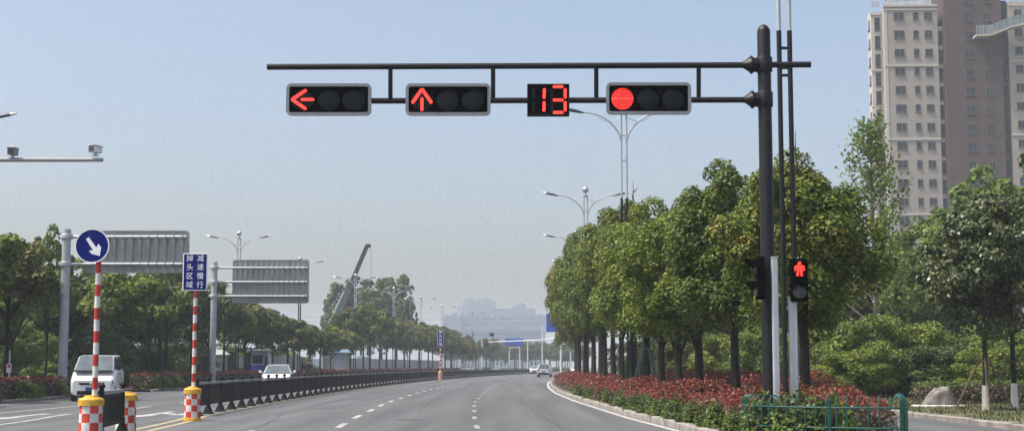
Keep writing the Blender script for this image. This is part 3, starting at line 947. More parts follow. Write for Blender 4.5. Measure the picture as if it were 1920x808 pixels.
# low bushes in the wood
for i in range(20):
    y = 58 + (i * 7.3) % 110
    x = -25.2 - 2.0 * (i % 3) + par(y)
    tree('bush_b' if i % 2 else 'bush_c', 'bush', 'bush of the wood floor behind the far pavement trees', 'bush', (x, y, 0), random.uniform(1.3, 2.2), random.uniform(1.2, 1.9), i * 1.7, 'bushes of the wood floor')

# hazy poplars behind the crane
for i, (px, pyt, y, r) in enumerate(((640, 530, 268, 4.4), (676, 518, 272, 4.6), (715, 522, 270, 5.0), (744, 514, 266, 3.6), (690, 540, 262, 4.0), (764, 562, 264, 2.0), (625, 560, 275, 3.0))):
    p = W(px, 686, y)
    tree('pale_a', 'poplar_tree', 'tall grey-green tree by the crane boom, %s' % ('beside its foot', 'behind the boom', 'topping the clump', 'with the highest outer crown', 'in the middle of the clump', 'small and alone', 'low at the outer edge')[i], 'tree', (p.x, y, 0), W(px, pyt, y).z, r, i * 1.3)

# trees of the junction far ahead
for i in range(44):
    px = 846 + i * 5.9 + random.uniform(-3, 3)
    y = 385 + (i * 37) % 120
    if px > 880: y += 20
    p = W(px, 686, y)
    tree('far_b' if i % 3 else 'far_c', 'junction_tree', 'hazy tree beyond the far junction', 'tree', (p.x, y, 0), random.uniform(6.5, 9.5), random.uniform(3.5, 5.0), i * .7, 'hazy trees beyond the far junction')
for i, (px, pyt, y, r) in enumerate(((868, 622, 285, 3.2), (892, 640, 300, 2.8), (912, 628, 318, 3.2))):
    p = W(px, 686, y)
    tree('far_a', 'camphor_tree', '%s yellow-green tree at the bend where the barrier ends' % ords[i], 'tree', (p.x, y, .0), W(px, pyt, y).z, r, i)

# right-hand verge
def spot(px, pyt, y): return (W(px, 686, y).x, W(px, pyt, y).z)
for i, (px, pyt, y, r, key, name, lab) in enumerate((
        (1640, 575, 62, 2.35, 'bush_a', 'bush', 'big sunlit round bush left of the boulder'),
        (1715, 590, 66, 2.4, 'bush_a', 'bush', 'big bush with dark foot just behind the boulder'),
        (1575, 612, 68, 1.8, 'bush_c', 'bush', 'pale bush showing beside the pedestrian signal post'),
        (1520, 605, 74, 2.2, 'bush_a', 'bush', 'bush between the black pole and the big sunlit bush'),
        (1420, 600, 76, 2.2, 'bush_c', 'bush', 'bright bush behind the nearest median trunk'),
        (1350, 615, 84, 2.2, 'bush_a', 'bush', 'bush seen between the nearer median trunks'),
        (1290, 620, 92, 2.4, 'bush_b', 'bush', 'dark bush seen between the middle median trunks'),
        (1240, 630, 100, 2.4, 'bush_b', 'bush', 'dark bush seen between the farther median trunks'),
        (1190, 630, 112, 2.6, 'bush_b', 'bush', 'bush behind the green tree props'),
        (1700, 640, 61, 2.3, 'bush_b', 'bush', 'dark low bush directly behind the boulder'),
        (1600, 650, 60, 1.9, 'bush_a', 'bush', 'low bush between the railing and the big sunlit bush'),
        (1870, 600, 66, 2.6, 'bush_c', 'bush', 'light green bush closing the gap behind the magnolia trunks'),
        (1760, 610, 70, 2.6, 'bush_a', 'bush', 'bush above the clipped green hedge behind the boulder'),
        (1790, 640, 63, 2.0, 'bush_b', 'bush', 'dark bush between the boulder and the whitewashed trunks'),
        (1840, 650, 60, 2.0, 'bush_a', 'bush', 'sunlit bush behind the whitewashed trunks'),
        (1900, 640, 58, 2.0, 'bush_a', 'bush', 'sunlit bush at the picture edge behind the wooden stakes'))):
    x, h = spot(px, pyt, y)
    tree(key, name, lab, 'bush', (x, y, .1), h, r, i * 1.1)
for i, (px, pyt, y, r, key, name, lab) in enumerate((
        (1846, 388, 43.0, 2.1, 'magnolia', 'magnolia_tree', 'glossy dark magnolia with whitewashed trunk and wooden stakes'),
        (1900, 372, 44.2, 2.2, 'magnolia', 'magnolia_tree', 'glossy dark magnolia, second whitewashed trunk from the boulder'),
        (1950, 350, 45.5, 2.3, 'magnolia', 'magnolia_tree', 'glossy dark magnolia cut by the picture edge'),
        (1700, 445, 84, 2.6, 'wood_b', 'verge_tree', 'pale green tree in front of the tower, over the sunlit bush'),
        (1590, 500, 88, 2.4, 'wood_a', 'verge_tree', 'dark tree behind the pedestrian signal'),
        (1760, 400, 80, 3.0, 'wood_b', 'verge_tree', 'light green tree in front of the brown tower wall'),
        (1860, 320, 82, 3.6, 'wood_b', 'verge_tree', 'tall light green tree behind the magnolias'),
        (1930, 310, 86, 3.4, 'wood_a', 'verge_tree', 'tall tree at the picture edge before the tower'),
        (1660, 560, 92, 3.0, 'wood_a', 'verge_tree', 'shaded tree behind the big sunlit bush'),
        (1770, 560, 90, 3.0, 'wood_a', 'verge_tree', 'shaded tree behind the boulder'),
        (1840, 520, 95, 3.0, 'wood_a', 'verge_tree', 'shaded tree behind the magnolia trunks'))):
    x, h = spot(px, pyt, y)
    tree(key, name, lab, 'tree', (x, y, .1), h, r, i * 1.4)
for i in range(16):
    y = 98 + i * 6.0
    x = 17 + (i % 3) * 5 + par(y) * .6 + random.uniform(-1, 1)
    tree('wood_a' if i % 2 else 'far_c', 'verge_tree', 'dark tree of the belt behind the median trunks', 'tree', (x, y, 0), random.uniform(5.5, 7.5), random.uniform(2.5, 3.2), i, 'dark tree belt behind the median')
hedge('green_hedge', 'low clipped green hedge behind the boulder and stakes', lambda y: 14.2, lambda y: 24, 50.5, 52, .75, .12, 230, .10, 31, mats=('leaf_box', 'leaf_olive'), amp=.08)

# open-branched young poplar before the tower
def sparse_tree(name, label, loc, H, spread, n_br, leaf, lm, n_leaf, seed, bare=False):
    rng = np.random.default_rng(seed)
    t = thing(name, label, 'tree', loc)
    b = MB(); b.tube([(0, 0, 0), (.05, 0, H * .4), (0, .05, H * .75), (0, 0, H * .98)], [H * .011, H * .008, H * .004, H * .001], 7)
    P = []
    for i in range(n_br):
        z = H * (.22 + .74 * i / n_br); a = i * 2.4 + rng.uniform(-.4, .4)
        ln = spread * (1.05 - .85 * (i / n_br)) * rng.uniform(.7, 1.15)
        p0 = Vector((0, 0, z)); p1 = p0 + Vector((math.cos(a) * ln * .55, math.sin(a) * ln * .55, ln * .45)); p2 = p0 + Vector((math.cos(a) * ln, math.sin(a) * ln, ln * 1.05))
        b.tube([p0, p1, p2], [H * .0035, H * .002, H * .0006], 5)
        for j in range(int(n_leaf / n_br)):
            s = rng.uniform(.25, 1.05)
            c = p0.lerp(p1, s * 2) if s < .5 else p1.lerp(p2, s * 2 - 1)
            k = rng.integers(0, 5) / 5.0
            P.append(np.array(c) + rng.normal(size=3) * spread * .085 + np.array([0, 0, k * .1]))
    b.build('trunk', M['bark_grey'] if not bare else M['bark'], t, True)
    if P:
        P = np.array(P); n = len(P)
        L = leaf * rng.uniform(.7, 1.3, n)
        v = leaf_quads(P, rng.normal(size=(n, 3)) + np.array([0, 0, .3]), L, L * .75, rng)
        obj_from('crown', quad_mesh('crown', v, [M[lm]]), t)
    return t

p = W(1643, 686, 70)
sparse_tree('poplar_tree', 'slender open-branched tree rising before the cream tower', (p.x, 70, .1), W(1640, 222, 70).z, 2.7, 40, .17, 'leaf_light', 5400, 61)
p = W(1190, 686, 60)
sparse_tree('bare_tree', 'leafless dark twigs standing above the median trees beside a lamp', (p.x, 60, .1), W(1185, 335, 60).z, 1.0, 22, .1, 'leaf_dark', 0, 62, True)
p = W(1500, 686, 34)
sparse_tree('bare_tree', 'thin leafless twig tree behind the black lamp tubes', (p.x, 34, .1), W(1502, 243, 34).z, .45, 18, .1, 'leaf_dark', 0, 63, True)

# wooden stakes at the magnolias, green props in the median, whitewash
def props(label, loc, h, r, m, n=3, rad=.035, rz=0):
    t = thing('tree_props', label, 'tree props', loc, rz)
    for i in range(n):
        a = 2 * math.pi * i / n
        MB().tube([(math.cos(a) * r, math.sin(a) * r, 0), (math.cos(a) * .14, math.sin(a) * .14, h)], rad, 7).build('pole', M[m], t, True)
    ring = [(math.cos(2 * math.pi * i / 12) * .16, math.sin(2 * math.pi * i / 12) * .16, h - .08) for i in range(13)]
    MB().tube(ring, .025, 6).build('collar', M[m], t, True)
    return t
for i, (px, y) in enumerate(((1846, 43.0), (1900, 44.2), (1950, 45.5))):
    props('three leaning wooden stakes round the %s magnolia trunk from the boulder' % ords[i], (W(px, 686, y).x, y, .12), 1.5, .95, 'wood_stake', 3, .03, i * .9 + .3)
props('thin green metal props round a median trunk beside the dark cabinet', (W(1211, 686, 53.5).x, 53.5, .12), 2.0, .75, 'teal_pale', 4, .02, .5)

# ------------------------------------------------------------------ boulder, cabinet, stone block
def boulder():
    bm = bmesh.new()
    bmesh.ops.create_icosphere(bm, subdivisions=4, radius=1)
    for v in bm.verts:
        x, y, z = v.co
        # sloping left flank, steeper right one, flat foot
        zz = z
        q = Vector((x * .62, y * .42, max(zz, -.25) * .5 + .12))
        if q.z > .12: q.x = q.x * (1 - .22 * (q.z - .12) / .5) + .16 * (q.z / .6)
        q.z *= 1.0 + .12 * math.sin(3 * x + 1)
        q.z = min(q.z * 1.25, .64 + .06 * x + .02 * math.sin(9 * x))
        nrm = Vector((x, y, z))
        q += nrm * .03 * (math.sin(7 * x + 2 * y) + math.sin(9 * y + 5 * z) + .6 * math.sin(17 * z + 11 * x))
        v.co = q
    me = bpy.data.meshes.new('boulder'); bm.to_mesh(me); bm.free()
    me.materials.append(M['stone'])
    me.polygons.foreach_set('use_smooth', [True] * len(me.polygons))
    o = obj_from('boulder', me)
    p = W(1757, 686, 47); o.location = (p.x, 47, .12); o.scale = (.82, .82, .9)
    tag(o, 'grey sloping boulder on the grass verge beside the big bush', 'boulder')
    sb = MB()
    pl = [(-.85, -.3), (-.2, -.42), (.5, -.4), (.8, -.2), (.7, .35), (0, .45), (-.8, .3)]
    n = len(pl)
    sb.add([(a, c, 0) for a, c in pl] + [(a * .97, c * .97, .06) for a, c in pl], [tuple(range(n, 2 * n))] + [(k, (k + 1) % n, n + (k + 1) % n, n + k) for k in range(n)])
    s = sb.build('stone_slab', M['pale_stone'], None, False, .015)
    s.location = (p.x - .05, 46.8, .115)
    tag(s, 'pale flat slab on the grass under the boulder', 'slab')
boulder()

cb = thing('utility_cabinet', 'dark green utility cabinet among the median trunks', 'cabinet', (W(1180, 686, 60).x, 60, .13))
MB().box((0, 0, .5), (.5, .4, 1.0)).build('body', M['shelter_dark'], cb, False, .02)
MB().box((0, -.213, .52), (.42, .02, .84)).build('door', M['teal'], cb, False, .008)
MB().box((0, 0, 1.03), (.58, .48, .05)).build('roof', M['shelter_dark'], cb, False, .01)

kb = MB().box((0, 0, .15), (.75, .45, .30)).build('stone_block', M['kerb_stone'], None, False, .05, 3)
kb.location = (11.0, 30.2, 0.02)
tag(kb, 'rough grey stone block at the verge kerb corner', 'stone block')

# ------------------------------------------------------------------ signal mast
YM = 25.3
def px_m(y): return y / F
mast = thing('signal_mast', 'tall black steel mast at the median nose with a double arm over the road', 'signal mast', (W(1444, 740, YM).x, YM, .14))
M0 = mast.location.copy()
def rel(v): return v - M0
ptop = W(1439.5, 47, YM)
rb = .118
mp = MB()
prof = [(.21, 0), (.21, .03), (rb + .02, .035), (rb + .02, .3), (rb + .008, .31), (rb - .002, ptop.z - .14 - .12), (rb - .012, ptop.z - .14 - .08), (rb - .045, ptop.z - .14 - .03), (.03, ptop.z - .14)]
mp.lathe(prof, n=28)
mp.build('pole', M['black_steel'], mast, True)
a0 = W(501, 126, YM); a1 = W(1396, 122.5, YM); a2 = W(1520, 121.5, YM)
pk = Vector((M0.x, YM, 0))
zt = W(1440, 122, YM).z; zb = W(1440, 187, YM).z
arm = MB(); arm.tube([rel(a0), rel(a1)], .054, 16); arm.build('arm', M['black_steel'], mast, True)
ab = MB(); ab.tube([(rb - .02, 0, zt - M0.z), rel(a2)], .054, 16); ab.build('arm_stub', M['black_steel'], mast, True)
b0 = W(560, 190, YM + .1); b1_ = W(1398, 187.5, YM + .05)
lb = MB(); lb.tube([rel(b0), rel(b1_)], .052, 16); lb.build('arm', M['black_steel'], mast, True)
for px in (732, 924.5, 1118, 1310):
    MB().tube([rel(W(px, 126, YM)), rel(W(px, 188, YM + .08))], .040, 12).build('hanger', M['black_steel'], mast, True)
for z, xa in ((zt, a1.x), (zb, b1_.x)):
    cl = MB()
    L = M0.x - rb - xa
    o = (xa - M0.x, 0, z - M0.z)
    cl.lathe([(.062, -.03), (.075, 0), (.145, L * .42), (.15, L * .5), (.135, L * .56), (.12, L * 1.15)], o, 8, axis='x')
    # flange plates and gusset ribs
    cl.lathe([(.165, L * .46), (.165, L * .51)], o, 16, axis='x')
    cl.lathe([(.160, L * .53), (.160, L * .58)], o, 16, axis='x')
    for k in range(6):
        a = math.pi / 3 * k + .3
        c_, s_ = math.cos(a), math.sin(a)
        cl.tube([(o[0] + L * .40, o[1] + c_ * .14, o[2] + s_ * .14), (o[0] + L * .66, o[1] + c_ * .14, o[2] + s_ * .14)], .017, 6)
    cl.build('clamp', M['black_steel'], mast, True)
    MB().lathe([(rb + .02, -.13), (rb + .025, -.12), (rb + .025, .12), (rb + .02, .13)], (0, 0, z - M0.z), 24).build('collar', M['black_steel'], mast, True)


def rrect(w, h, r, n=6):
    out = []
    for cx_, cz_, a0_ in ((w / 2 - r, h / 2 - r, 0), (-w / 2 + r, h / 2 - r, 90), (-w / 2 + r, -h / 2 + r, 180), (w / 2 - r, -h / 2 + r, 270)):
        for i in range(n + 1):
            a = R(a0_ + 90 * i / n)
            out.append((cx_ + r * math.cos(a), cz_ + r * math.sin(a)))
    return out


def ring_prism(b, outer, inner, y0, y1):
    n = len(outer)
    vs = [(x, y0, z) for x, z in outer] + [(x, y0, z) for x, z in inner] + [(x, y1, z) for x, z in outer] + [(x, y1, z) for x, z in inner]
    fs = []
    for k in range(n):
        j = (k + 1) % n
        fs += [(k, j, n + j, n + k), (2 * n + k, 3 * n + k, 3 * n + j, 2 * n + j), (k, 2 * n + k, 2 * n + j, j), (n + k, n + j, 3 * n + j, 3 * n + k)]
    b.add(vs, fs)


def stroke(b, p, q, w, y0, y1):
    """flat bar in the sign plane from p to q (x, z)"""
    p = Vector(p); q = Vector(q); d = (q - p).normalized(); s = Vector((-d.y, d.x)) * w / 2
    e = d * w * .35
    b.prism([tuple(p + s), tuple(p - e), tuple(p - s), tuple(q - s), tuple(q + e), tuple(q + s)], y0, y1)


def arrow_strokes(b, rot, s, y0, y1, w=.053):
    """arrow pointing left at rot=0"""
    def t(x, z):
        c_, s_ = math.cos(rot), math.sin(rot)
        return (x * c_ - z * s_, x * s_ + z * c_)
    stroke(b, t(-.185 * s, 0), t(.055 * s, .165 * s), w * s, y0, y1)
    stroke(b, t(-.185 * s, 0), t(.055 * s, -.165 * s), w * s, y0 - .0015, y1)
    stroke(b, t(-.02 * s, 0), t(.19 * s, 0), w * s * .9, y0 - .003, y1)


def signal(label, px, py, kind):
    c = W(px, py, YM - .1)
    t = thing('traffic_light', label, 'traffic light', c, 0, 'horizontal three-lamp traffic lights on the mast arm')
    k = (YM - .1) / F * 1.0
    w, h = 161 * k, 61 * k
    fr = MB(); ring_prism(fr, rrect(w, h, .09), rrect(w - .105, h - .105, .035), -.10, -.03)
    fr.build('frame', M['frame_grey'], t, True)
    ho = MB(); ho.prism(rrect(w - .06, h - .06, .06), -.045, .09); ho.build('housing', M['signal_black'], t, False)
    MB().box((0, .10, 0), (.12, .06, h * .8)).build('bracket', M['black_steel'], t)
    xs = (-49.5 * k, -.5 * k, 47 * k)
    for i, x in enumerate(xs):
        lit = i == 0
        ln = MB().lathe([(.192, -.046), (.190, -.052), (.14, -.066), (.07, -.073), (.01, -.075)], (x, 0, 0), 32, axis='y')
        l = ln.build('lens', M['lens_dark'] if not (lit and kind == 'disc') else M['red_field'], t, True)
        # short visor over the upper half
        vz = MB(); vs = []; fs = []
        for j in range(17):
            a = R(20 + 140 * j / 16)
            for rr in (.198, .206):
                for yy in (-.048, -.048 - .075 * math.sin(math.pi * j / 16) ** .6 - .002):
                    vs.append((x + rr * math.cos(a), yy, rr * math.sin(a)))
        for j in range(16):
            o = 4 * j
            fs += [(o, o + 1, o + 5, o + 4), (o + 2, o + 6, o + 7, o + 3), (o + 1, o + 3, o + 7, o + 5), (o, o + 4, o + 6, o + 2)]
        vz.add(vs, fs); vz.build('visor', M['signal_black'], t, True)
        sy = MB()
        if kind == 'left' and lit: arrow_strokes(sy, 0, 1.0, -.083, -.076)
        elif kind == 'up' and lit: arrow_strokes(sy, -math.pi / 2, 1.0, -.083, -.076)
        if sy.v:
            sy.xf(Matrix.Translation((x, 0, 0)))
            sy.build('arrow_symbol', M['red_led'] if lit else M['lens_sym'], l)
        elif lit:
            for zz, ww in ((0, .37),):
                bar = MB().box((x, -.079, zz), (ww, .006, .028)); bar.build('led_row', M['red_led'], l)
    return t

signal('traffic light at the arm tip with a red left arrow', 617.5, 188.5, 'left')
signal('traffic light with a red upward arrow, second along the arm', 840.5, 188.5, 'up')
signal('traffic light with a full red disc, beside the countdown box', 1215.5, 186.5, 'disc')

# countdown box reading 13
c = W(1028, 188, YM - .1)
cd = thing('countdown_display', 'black countdown box on the arm showing a red 13', 'countdown display', c)
k_ = (YM - .1) / F
MB().box((0, .03, 0), (80 * k_, .17, 60 * k_)).build('housing', M['signal_black'], cd, False, .008)
fr = MB(); ring_prism(fr, rrect(80 * k_, 60 * k_, .01), rrect(76 * k_, 56 * k_, .01), -.065, -.056); fr.build('frame', M['black_plastic'], cd)
MB().box((0, .13, 0), (.12, .06, .4)).build('bracket', M['black_steel'], cd)
def seg(px0, py0, px1, py1, m='red_led'):
    b = MB()
    p, q = Vector(((px0 - 1028) * k_, (188 - py0) * k_)), Vector(((px1 - 1028) * k_, (188 - py1) * k_))
    stroke(b, p, q, 5.3 * k_, -.064, -.0565)
    b.build('segment', M[m], cd)
seg(1020.5, 168, 1020, 185.5); seg(1020, 193, 1019.5, 210)
for yy in (163.5, 189, 213): seg(1038, yy, 1055, yy)
seg(1060, 168, 1060, 184.5); seg(1060, 193, 1060, 209.5)
seg(1000, 168, 1000, 185, 'lens_dark'); seg(1000, 193, 1000, 210, 'lens_dark'); seg(1034.5, 168, 1034.5, 185, 'lens_dark'); seg(1034.5, 193, 1034.5, 210, 'lens_dark')

# pedestrian signals on their square posts
def ped(label, loc, rz, lit):
    t = thing('pedestrian_signal', label, 'pedestrian signal', loc, rz)
    MB().box((0, 0, 0), (.285, .13, .74)).build('housing', M['signal_black'], t, False, .025)
    for i, z in enumerate((.19, -.19)):
        l = MB().lathe([(.128, -.064), (.126, -.07), (.09, -.082), (.01, -.088)], (0, 0, z), 24, axis='y').build('lens', M['lens_dark'] if i == 0 else M['lens_grey'], t, True)
        vs = []; fs = []; vz = MB()
        for j in range(17):
            a = R(-10 + 200 * j / 16)
            for rr in (.132, .141):
                for yy in (-.06, -.06 - .20 * max(0.0, math.sin(math.pi * j / 16)) ** .7 - .002):
                    vs.append((rr * math.cos(a), yy, z + rr * math.sin(a)))
        for j in range(16):
            o = 4 * j
            fs += [(o, o + 1, o + 5, o + 4), (o + 2, o + 6, o + 7, o + 3), (o + 1, o + 3, o + 7, o + 5), (o, o + 4, o + 6, o + 2)]
        vz.add(vs, fs); vz.build('visor', M['signal_black'], t, True)
        if i == 0 and lit:
            s = MB(); y0, y1 = -.105, -.09
            s.lathe([(.022, y0), (.022, y1)], (0, 0, z + .082), 14, axis='y')
            s.prism([(-.04, z + .052), (.04, z + .052), (.032, z - .02), (-.032, z - .02)], y0, y1)
            for sg in (-1, 1):
                s.prism([(sg * .040, z + .052), (sg * .066, z + .03), (sg * .060, z - .03), (sg * .046, z - .03), (sg * .044, z + .02)], y0, y1)
                s.prism([(sg * .004, z - .022), (sg * .032, z - .022), (sg * .040, z - .105), (sg * .014, z - .105)], y0, y1)
            s.v = [(x * 1.35, y_, z + (q_ - z) * 1.18) for x, y_, q_ in s.v]
            s.build('red_man_symbol', M['red_led'], l)
    return t

pz = W(1497.5, 525, YM - .3)
ped('pedestrian signal facing the camera with a red standing figure', pz, 0, True)
pz2 = W(1425, 521, YM - .25)
ped('pedestrian signal seen from its side on the black mast', pz2, -math.pi / 2, False)
for px, pyt, w, lab in ((1456.5, 483, .11, 'plain pale square post close beside the black mast'), (1491.5, 560, .135, 'pale square post carrying the red pedestrian figure')):
    p = W(px, 740, YM - .3); z1 = W(px, pyt, YM - .3).z
    t = thing('signal_post', lab, 'post', (p.x, YM - .3 + (.10 if pyt == 560 else 0), .14))
    MB().box((0, 0, (z1 - .14) / 2), (w, w, z1 - .14)).build('shaft', M['galv'], t, False, .02)
    MB().box((0, 0, .012), (.26, .26, .024)).build('base_plate', M['galv'], t, False, .004)
    MB().box((0, 0, z1 - .135), (w + .008, w + .008, .02)).build('cap', M['galv'], t, False, .004)

# ------------------------------------------------------------------ twin-tube street lamps
def lamp_mesh():
    parts = []
    H = 11.32
    for s in (-1, 1):
        b = MB(); b.tube([(s * .105, 0, 0), (s * .105, 0, 7.9)], .05, 10, 0); b.tube([(s * .105, 0, 7.9), (s * .105, 0, H)], .043, 10, 1)
        parts.append(('tube', b, [M['black_steel'], M['galv']]))
    b = MB()
    for z in (4.3, 4.75, 7.0, 7.15, 7.55, 9.4, 10.4, H - .05):
        b.box((0, 0, z), (.21, .05, .05), 0, 0 if z < 7.9 else 1)
    parts.append(('rung', b, [M['black_steel'], M['galv']]))
    b = MB().lathe([(.02, H - .02), (.10, H), (.10, H + .06), (.04, H + .1), (.04, H + .2)], n=12); parts.append(('finial_base', b, [M['galv']]))
    b = MB().lathe([(.01, H + .17)] + [(.20 * math.sin(math.pi * i / 10), H + .37 - .20 * math.cos(math.pi * i / 10)) for i in range(1, 10)] + [(.01, H + .57)], n=16); parts.append(('globe', b, [M['chrome']]))
    for s in (-1, 1):
        pts = []
        for i in range(12):
            t = i / 11
            pts.append((s * (.13 + 1.52 * t ** 1.5), 0, 10.22 + 1.12 * math.sin(t * math.pi / 2) ** .9))
        b = MB(); b.tube(pts, [.045 - .018 * i / 11 for i in range(12)], 8)
        b.tube([(s * .14, 0, 11.15), (s * .4, 0, 11.0), (s * .75, 0, 10.98), (s * .98, 0, 11.1)], .012, 6)
        parts.append(('arm', b, [M['galv']]))
        h = MB(); vs = []; fs = []
        # long flattened head: pale top, dark lens below
        n = 12
        for i in range(9):
            t = i / 8
            wv = .16 * math.sin(math.pi * (.12 + .80 * t)) ** .8
            hv = .085 * math.sin(math.pi * (.10 + .80 * t)) ** .8
            x0 = s * (1.60 + .98 * t); zc = 11.32 + .20 * t
            for k in range(n):
                a = 2 * math.pi * k / n
                vs.append((x0, wv * math.cos(a), zc + hv * math.sin(a) * (1.0 if math.sin(a) > 0 else .7)))
        o = len(h.v); mi = []
        for i in range(8):
            for k in range(n):
                fs.append((i * n + k, i * n + (k + 1) % n, (i + 1) * n + (k + 1) % n, (i + 1) * n + k)); mi.append(0 if (k in (2, 3) or i >= 6) else 1)
        fs += [tuple(range(n)), tuple(8 * n + k for k in range(n))]; mi += [0, 0]
        h.add(vs, fs); h.m = mi
        parts.append(('lamp_head', h, [M['silver_paint'], M['shelter_dark']]))
    return parts


def make_lamp(label, loc, rz, group):
    t = thing('street_lamp', label, 'street lamp', loc, rz, group)
    for nme, b, ms in lamp_mesh(): b.build(nme, ms, t, True)
    return t

def heading(y): return -math.atan((y - 75) / 1500.0) if y > 75 else 0.0
lamp0 = make_lamp('street lamp of two black tubes right behind the signal mast', (W(1483.5, 740, 28.5).x, 28.5, .14), 0, 'twin-tube street lamps of the median')
for i, (y, px) in enumerate(((57.5, 1171.5), (86, 1098.5), (114, 1080), (142, 1084), (170, 1090))):
    dup(lamp0, (W(px, 500, y).x, y, .14), heading(y), '%s twin-armed street lamp along the median beyond the signal mast' % ords[i])
lm = [(58.7, -22.8), (114.6, -21.55), (142, -20.7), (167.5, -18.0), (196, -15.9), (221, -13.8), (253, -12.1), (282, -7.6), (310, -4.0)]
for i, (y, x) in enumerate(lm):
    dup(lamp0, (x, y, .13), heading(y), '%s twin-armed street lamp of the far pavement counted along the road' % ords[i], 'twin-tube street lamps of the far pavement')

# ------------------------------------------------------------------ enforcement cameras
YC = 36.0
ct = thing('camera_mast', 'grey pole with a long arm carrying road cameras', 'camera mast', (-20.0, YC, .13))
zc = W(100, 299, YC).z
MB().lathe([(.2, 0), (.2, .03), (.13, .04), (.10, zc + .3), (.02, zc + .34)], n=14).build('pole', M['galv'], ct, True)
tip = W(193, 300, YC)
MB().tube([(0, 0, zc - .13), (tip.x + 20.0, 0, tip.z - .13)], [.075, .05], 10).build('arm', M['galv_dull'], ct, True)
def cam_box(label, px, py, rz, dark):
    p = W(px, py, YC)
    t = thing('road_camera', label, 'road camera', p, rz)
    MB().box((0, 0, 0), (.19, .30, .16)).build('housing', M['galv_dull'] if not dark else M['white_paint'], t, False, .012)
    b = MB(); b.box((0, -.02, .095), (.24, .40, .018)); b.build('hood', M['white_paint'], t, False, .004)
    MB().box((0, -.16, -.005), (.15, .02, .12)).build('window', M['lens_grey'] if not dark else M['glass_dark'], t, False, .004)
    MB().box((0, 0, -.11), (.05, .08, .09)).build('bracket', M['galv'], t)
    MB().box((0, 0, -.152), (.20, .1, .012)).build('mount_plate', M['galv'], t)
cam_box('grey boxy flash lamp on the camera arm toward its pole', 24, 285, 0, False)
cam_box('white hooded camera at the tip of the long arm', 179, 281, R(-24), True)

# ------------------------------------------------------------------ overhead sign gantries seen from behind
def gantry(label, px_pole, y, pyt, sx0, sx1, sy0, sy1, arm_rows, dia, nrib):
    base = W(px_pole, 700, y); zt_ = W(px_pole, pyt, y).z
    t = thing('sign_gantry', label, 'sign gantry', (base.x, y, .13))
    o = t.location.copy()
    MB().lathe([(dia * .8, 0), (dia * .8, .05), (dia / 2, .06), (dia / 2 * .92, zt_ - .13), (.02, zt_ - .12)], n=18).build('pole', M['galv'], t, True)
    p0, p1 = W(sx0, sy0, y), W(sx1, sy1, y)
    w, h = p1.x - p0.x, p0.z - p1.z
    cx_, cz_ = (p0.x + p1.x) / 2 - o.x, (p0.z + p1.z) / 2 - o.z
    b = MB(); b.prism([(x + cx_, z + cz_) for x, z in rrect(w, h, .16)], .18, .21)
    b.build('sign_board', M['galv_dull'], t)
    e = MB(); ring_prism(e, [(x + cx_, z + cz_) for x, z in rrect(w + .02, h + .02, .17)], [(x + cx_, z + cz_) for x, z in rrect(w - .05, h - .05, .14)], .155, .182)
    e.build('board_rim', M['galv_dull'], t)
    for i in range(nrib):
        x = cx_ - w / 2 + w * (i + .7) / (nrib + .4)
        r_ = MB(); r_.box((x, .165, cz_), (.05, .03, h - .22)); r_.box((x, .14, cz_), (.012, .02, h - .24))
        r_.build('rib', M['galv_dull'], t)
    for py in arm_rows:
        z = W(px_pole, py, y).z - o.z
        MB().tube([(-dia * .75, 0, z), (cx_ + w / 2 - .12, .05, z)], .075, 10).build('arm', M['galv'], t, True)
        MB().lathe([(dia * .62, -.1), (dia * .66, -.08), (dia * .66, .08), (dia * .62, .1)], (0, 0, z), 16).build('collar', M['galv'], t, True)
        for i in range(nrib):
            x = cx_ - w / 2 + w * (i + .7) / (nrib + .4)
            ring = [(x, .05 + .085 * math.cos(a), z + .085 * math.sin(a)) for a in [2 * math.pi * j / 10 for j in range(11)]]
            MB().tube(ring, .016, 5).build('clip', M['black_steel'], t, True)
    return t
gantry('overhead sign seen from behind, hung behind the round arrow sign', 117, 66, 430, 158, 352, 432, 511, (444, 495), .42, 12)
gantry('overhead sign seen from behind on three arms, beside the blue text sign', 398, 98, 491, 436, 578, 487, 568, (502, 528.5, 555), .44, 14)

# ------------------------------------------------------------------ kerb-side signs, barrels, barrier
def barrel(label, loc, rz=0, s=1.0):
    t = thing('traffic_barrel', label, 'traffic barrel', loc, rz, 'red and white chequered barrels')
    b = MB()
    n = 16; zs = [0.08, .24, .40, .56, .70]
    vs = []; fs = []; mi = []
    for i, z in enumerate(zs):
        r_ = .212 - .012 * i / 4
        for k in range(n): vs.append((r_ * math.cos(2 * math.pi * k / n), r_ * math.sin(2 * math.pi * k / n), z))
    for i in range(4):
        for k in range(n):
            fs.append((i * n + k, i * n + (k + 1) % n, (i + 1) * n + (k + 1) % n, (i + 1) * n + k)); mi.append((k // 2 + i) % 2)
    b.add(vs, fs); b.m = mi
    b.build('shell', [M['white_stripe'], M['orange_red']], t, True)
    MB().lathe([(.235, 0), (.235, .04), (.225, .085), (.20, .085)], n=20).build('base', M['yellow_plastic'], t, True)
    MB().lathe([(.20, .695), (.228, .70), (.228, .80), (.20, .835), (.13, .845), (.12, .875), (.02, .88)], n=20).build('cap', M['yellow_plastic'], t, True)
    t.scale = (s, s, s)
    return t
YB = 26.2
xb = W(170, 790, YB).x
br = barrel('chequered barrel with yellow cap under the round arrow sign', (xb, YB, .005), .2)
xb2 = W(236, 790, 30.2).x
q = dup(br, (xb2, 30.2, .005), .45, 'chequered barrel at the far end of the short railing')
xb3 = W(360, 787, 37.8).x
q = dup(br, (xb3, 37.8, .005), .1, 'chequered barrel under the blue text sign')


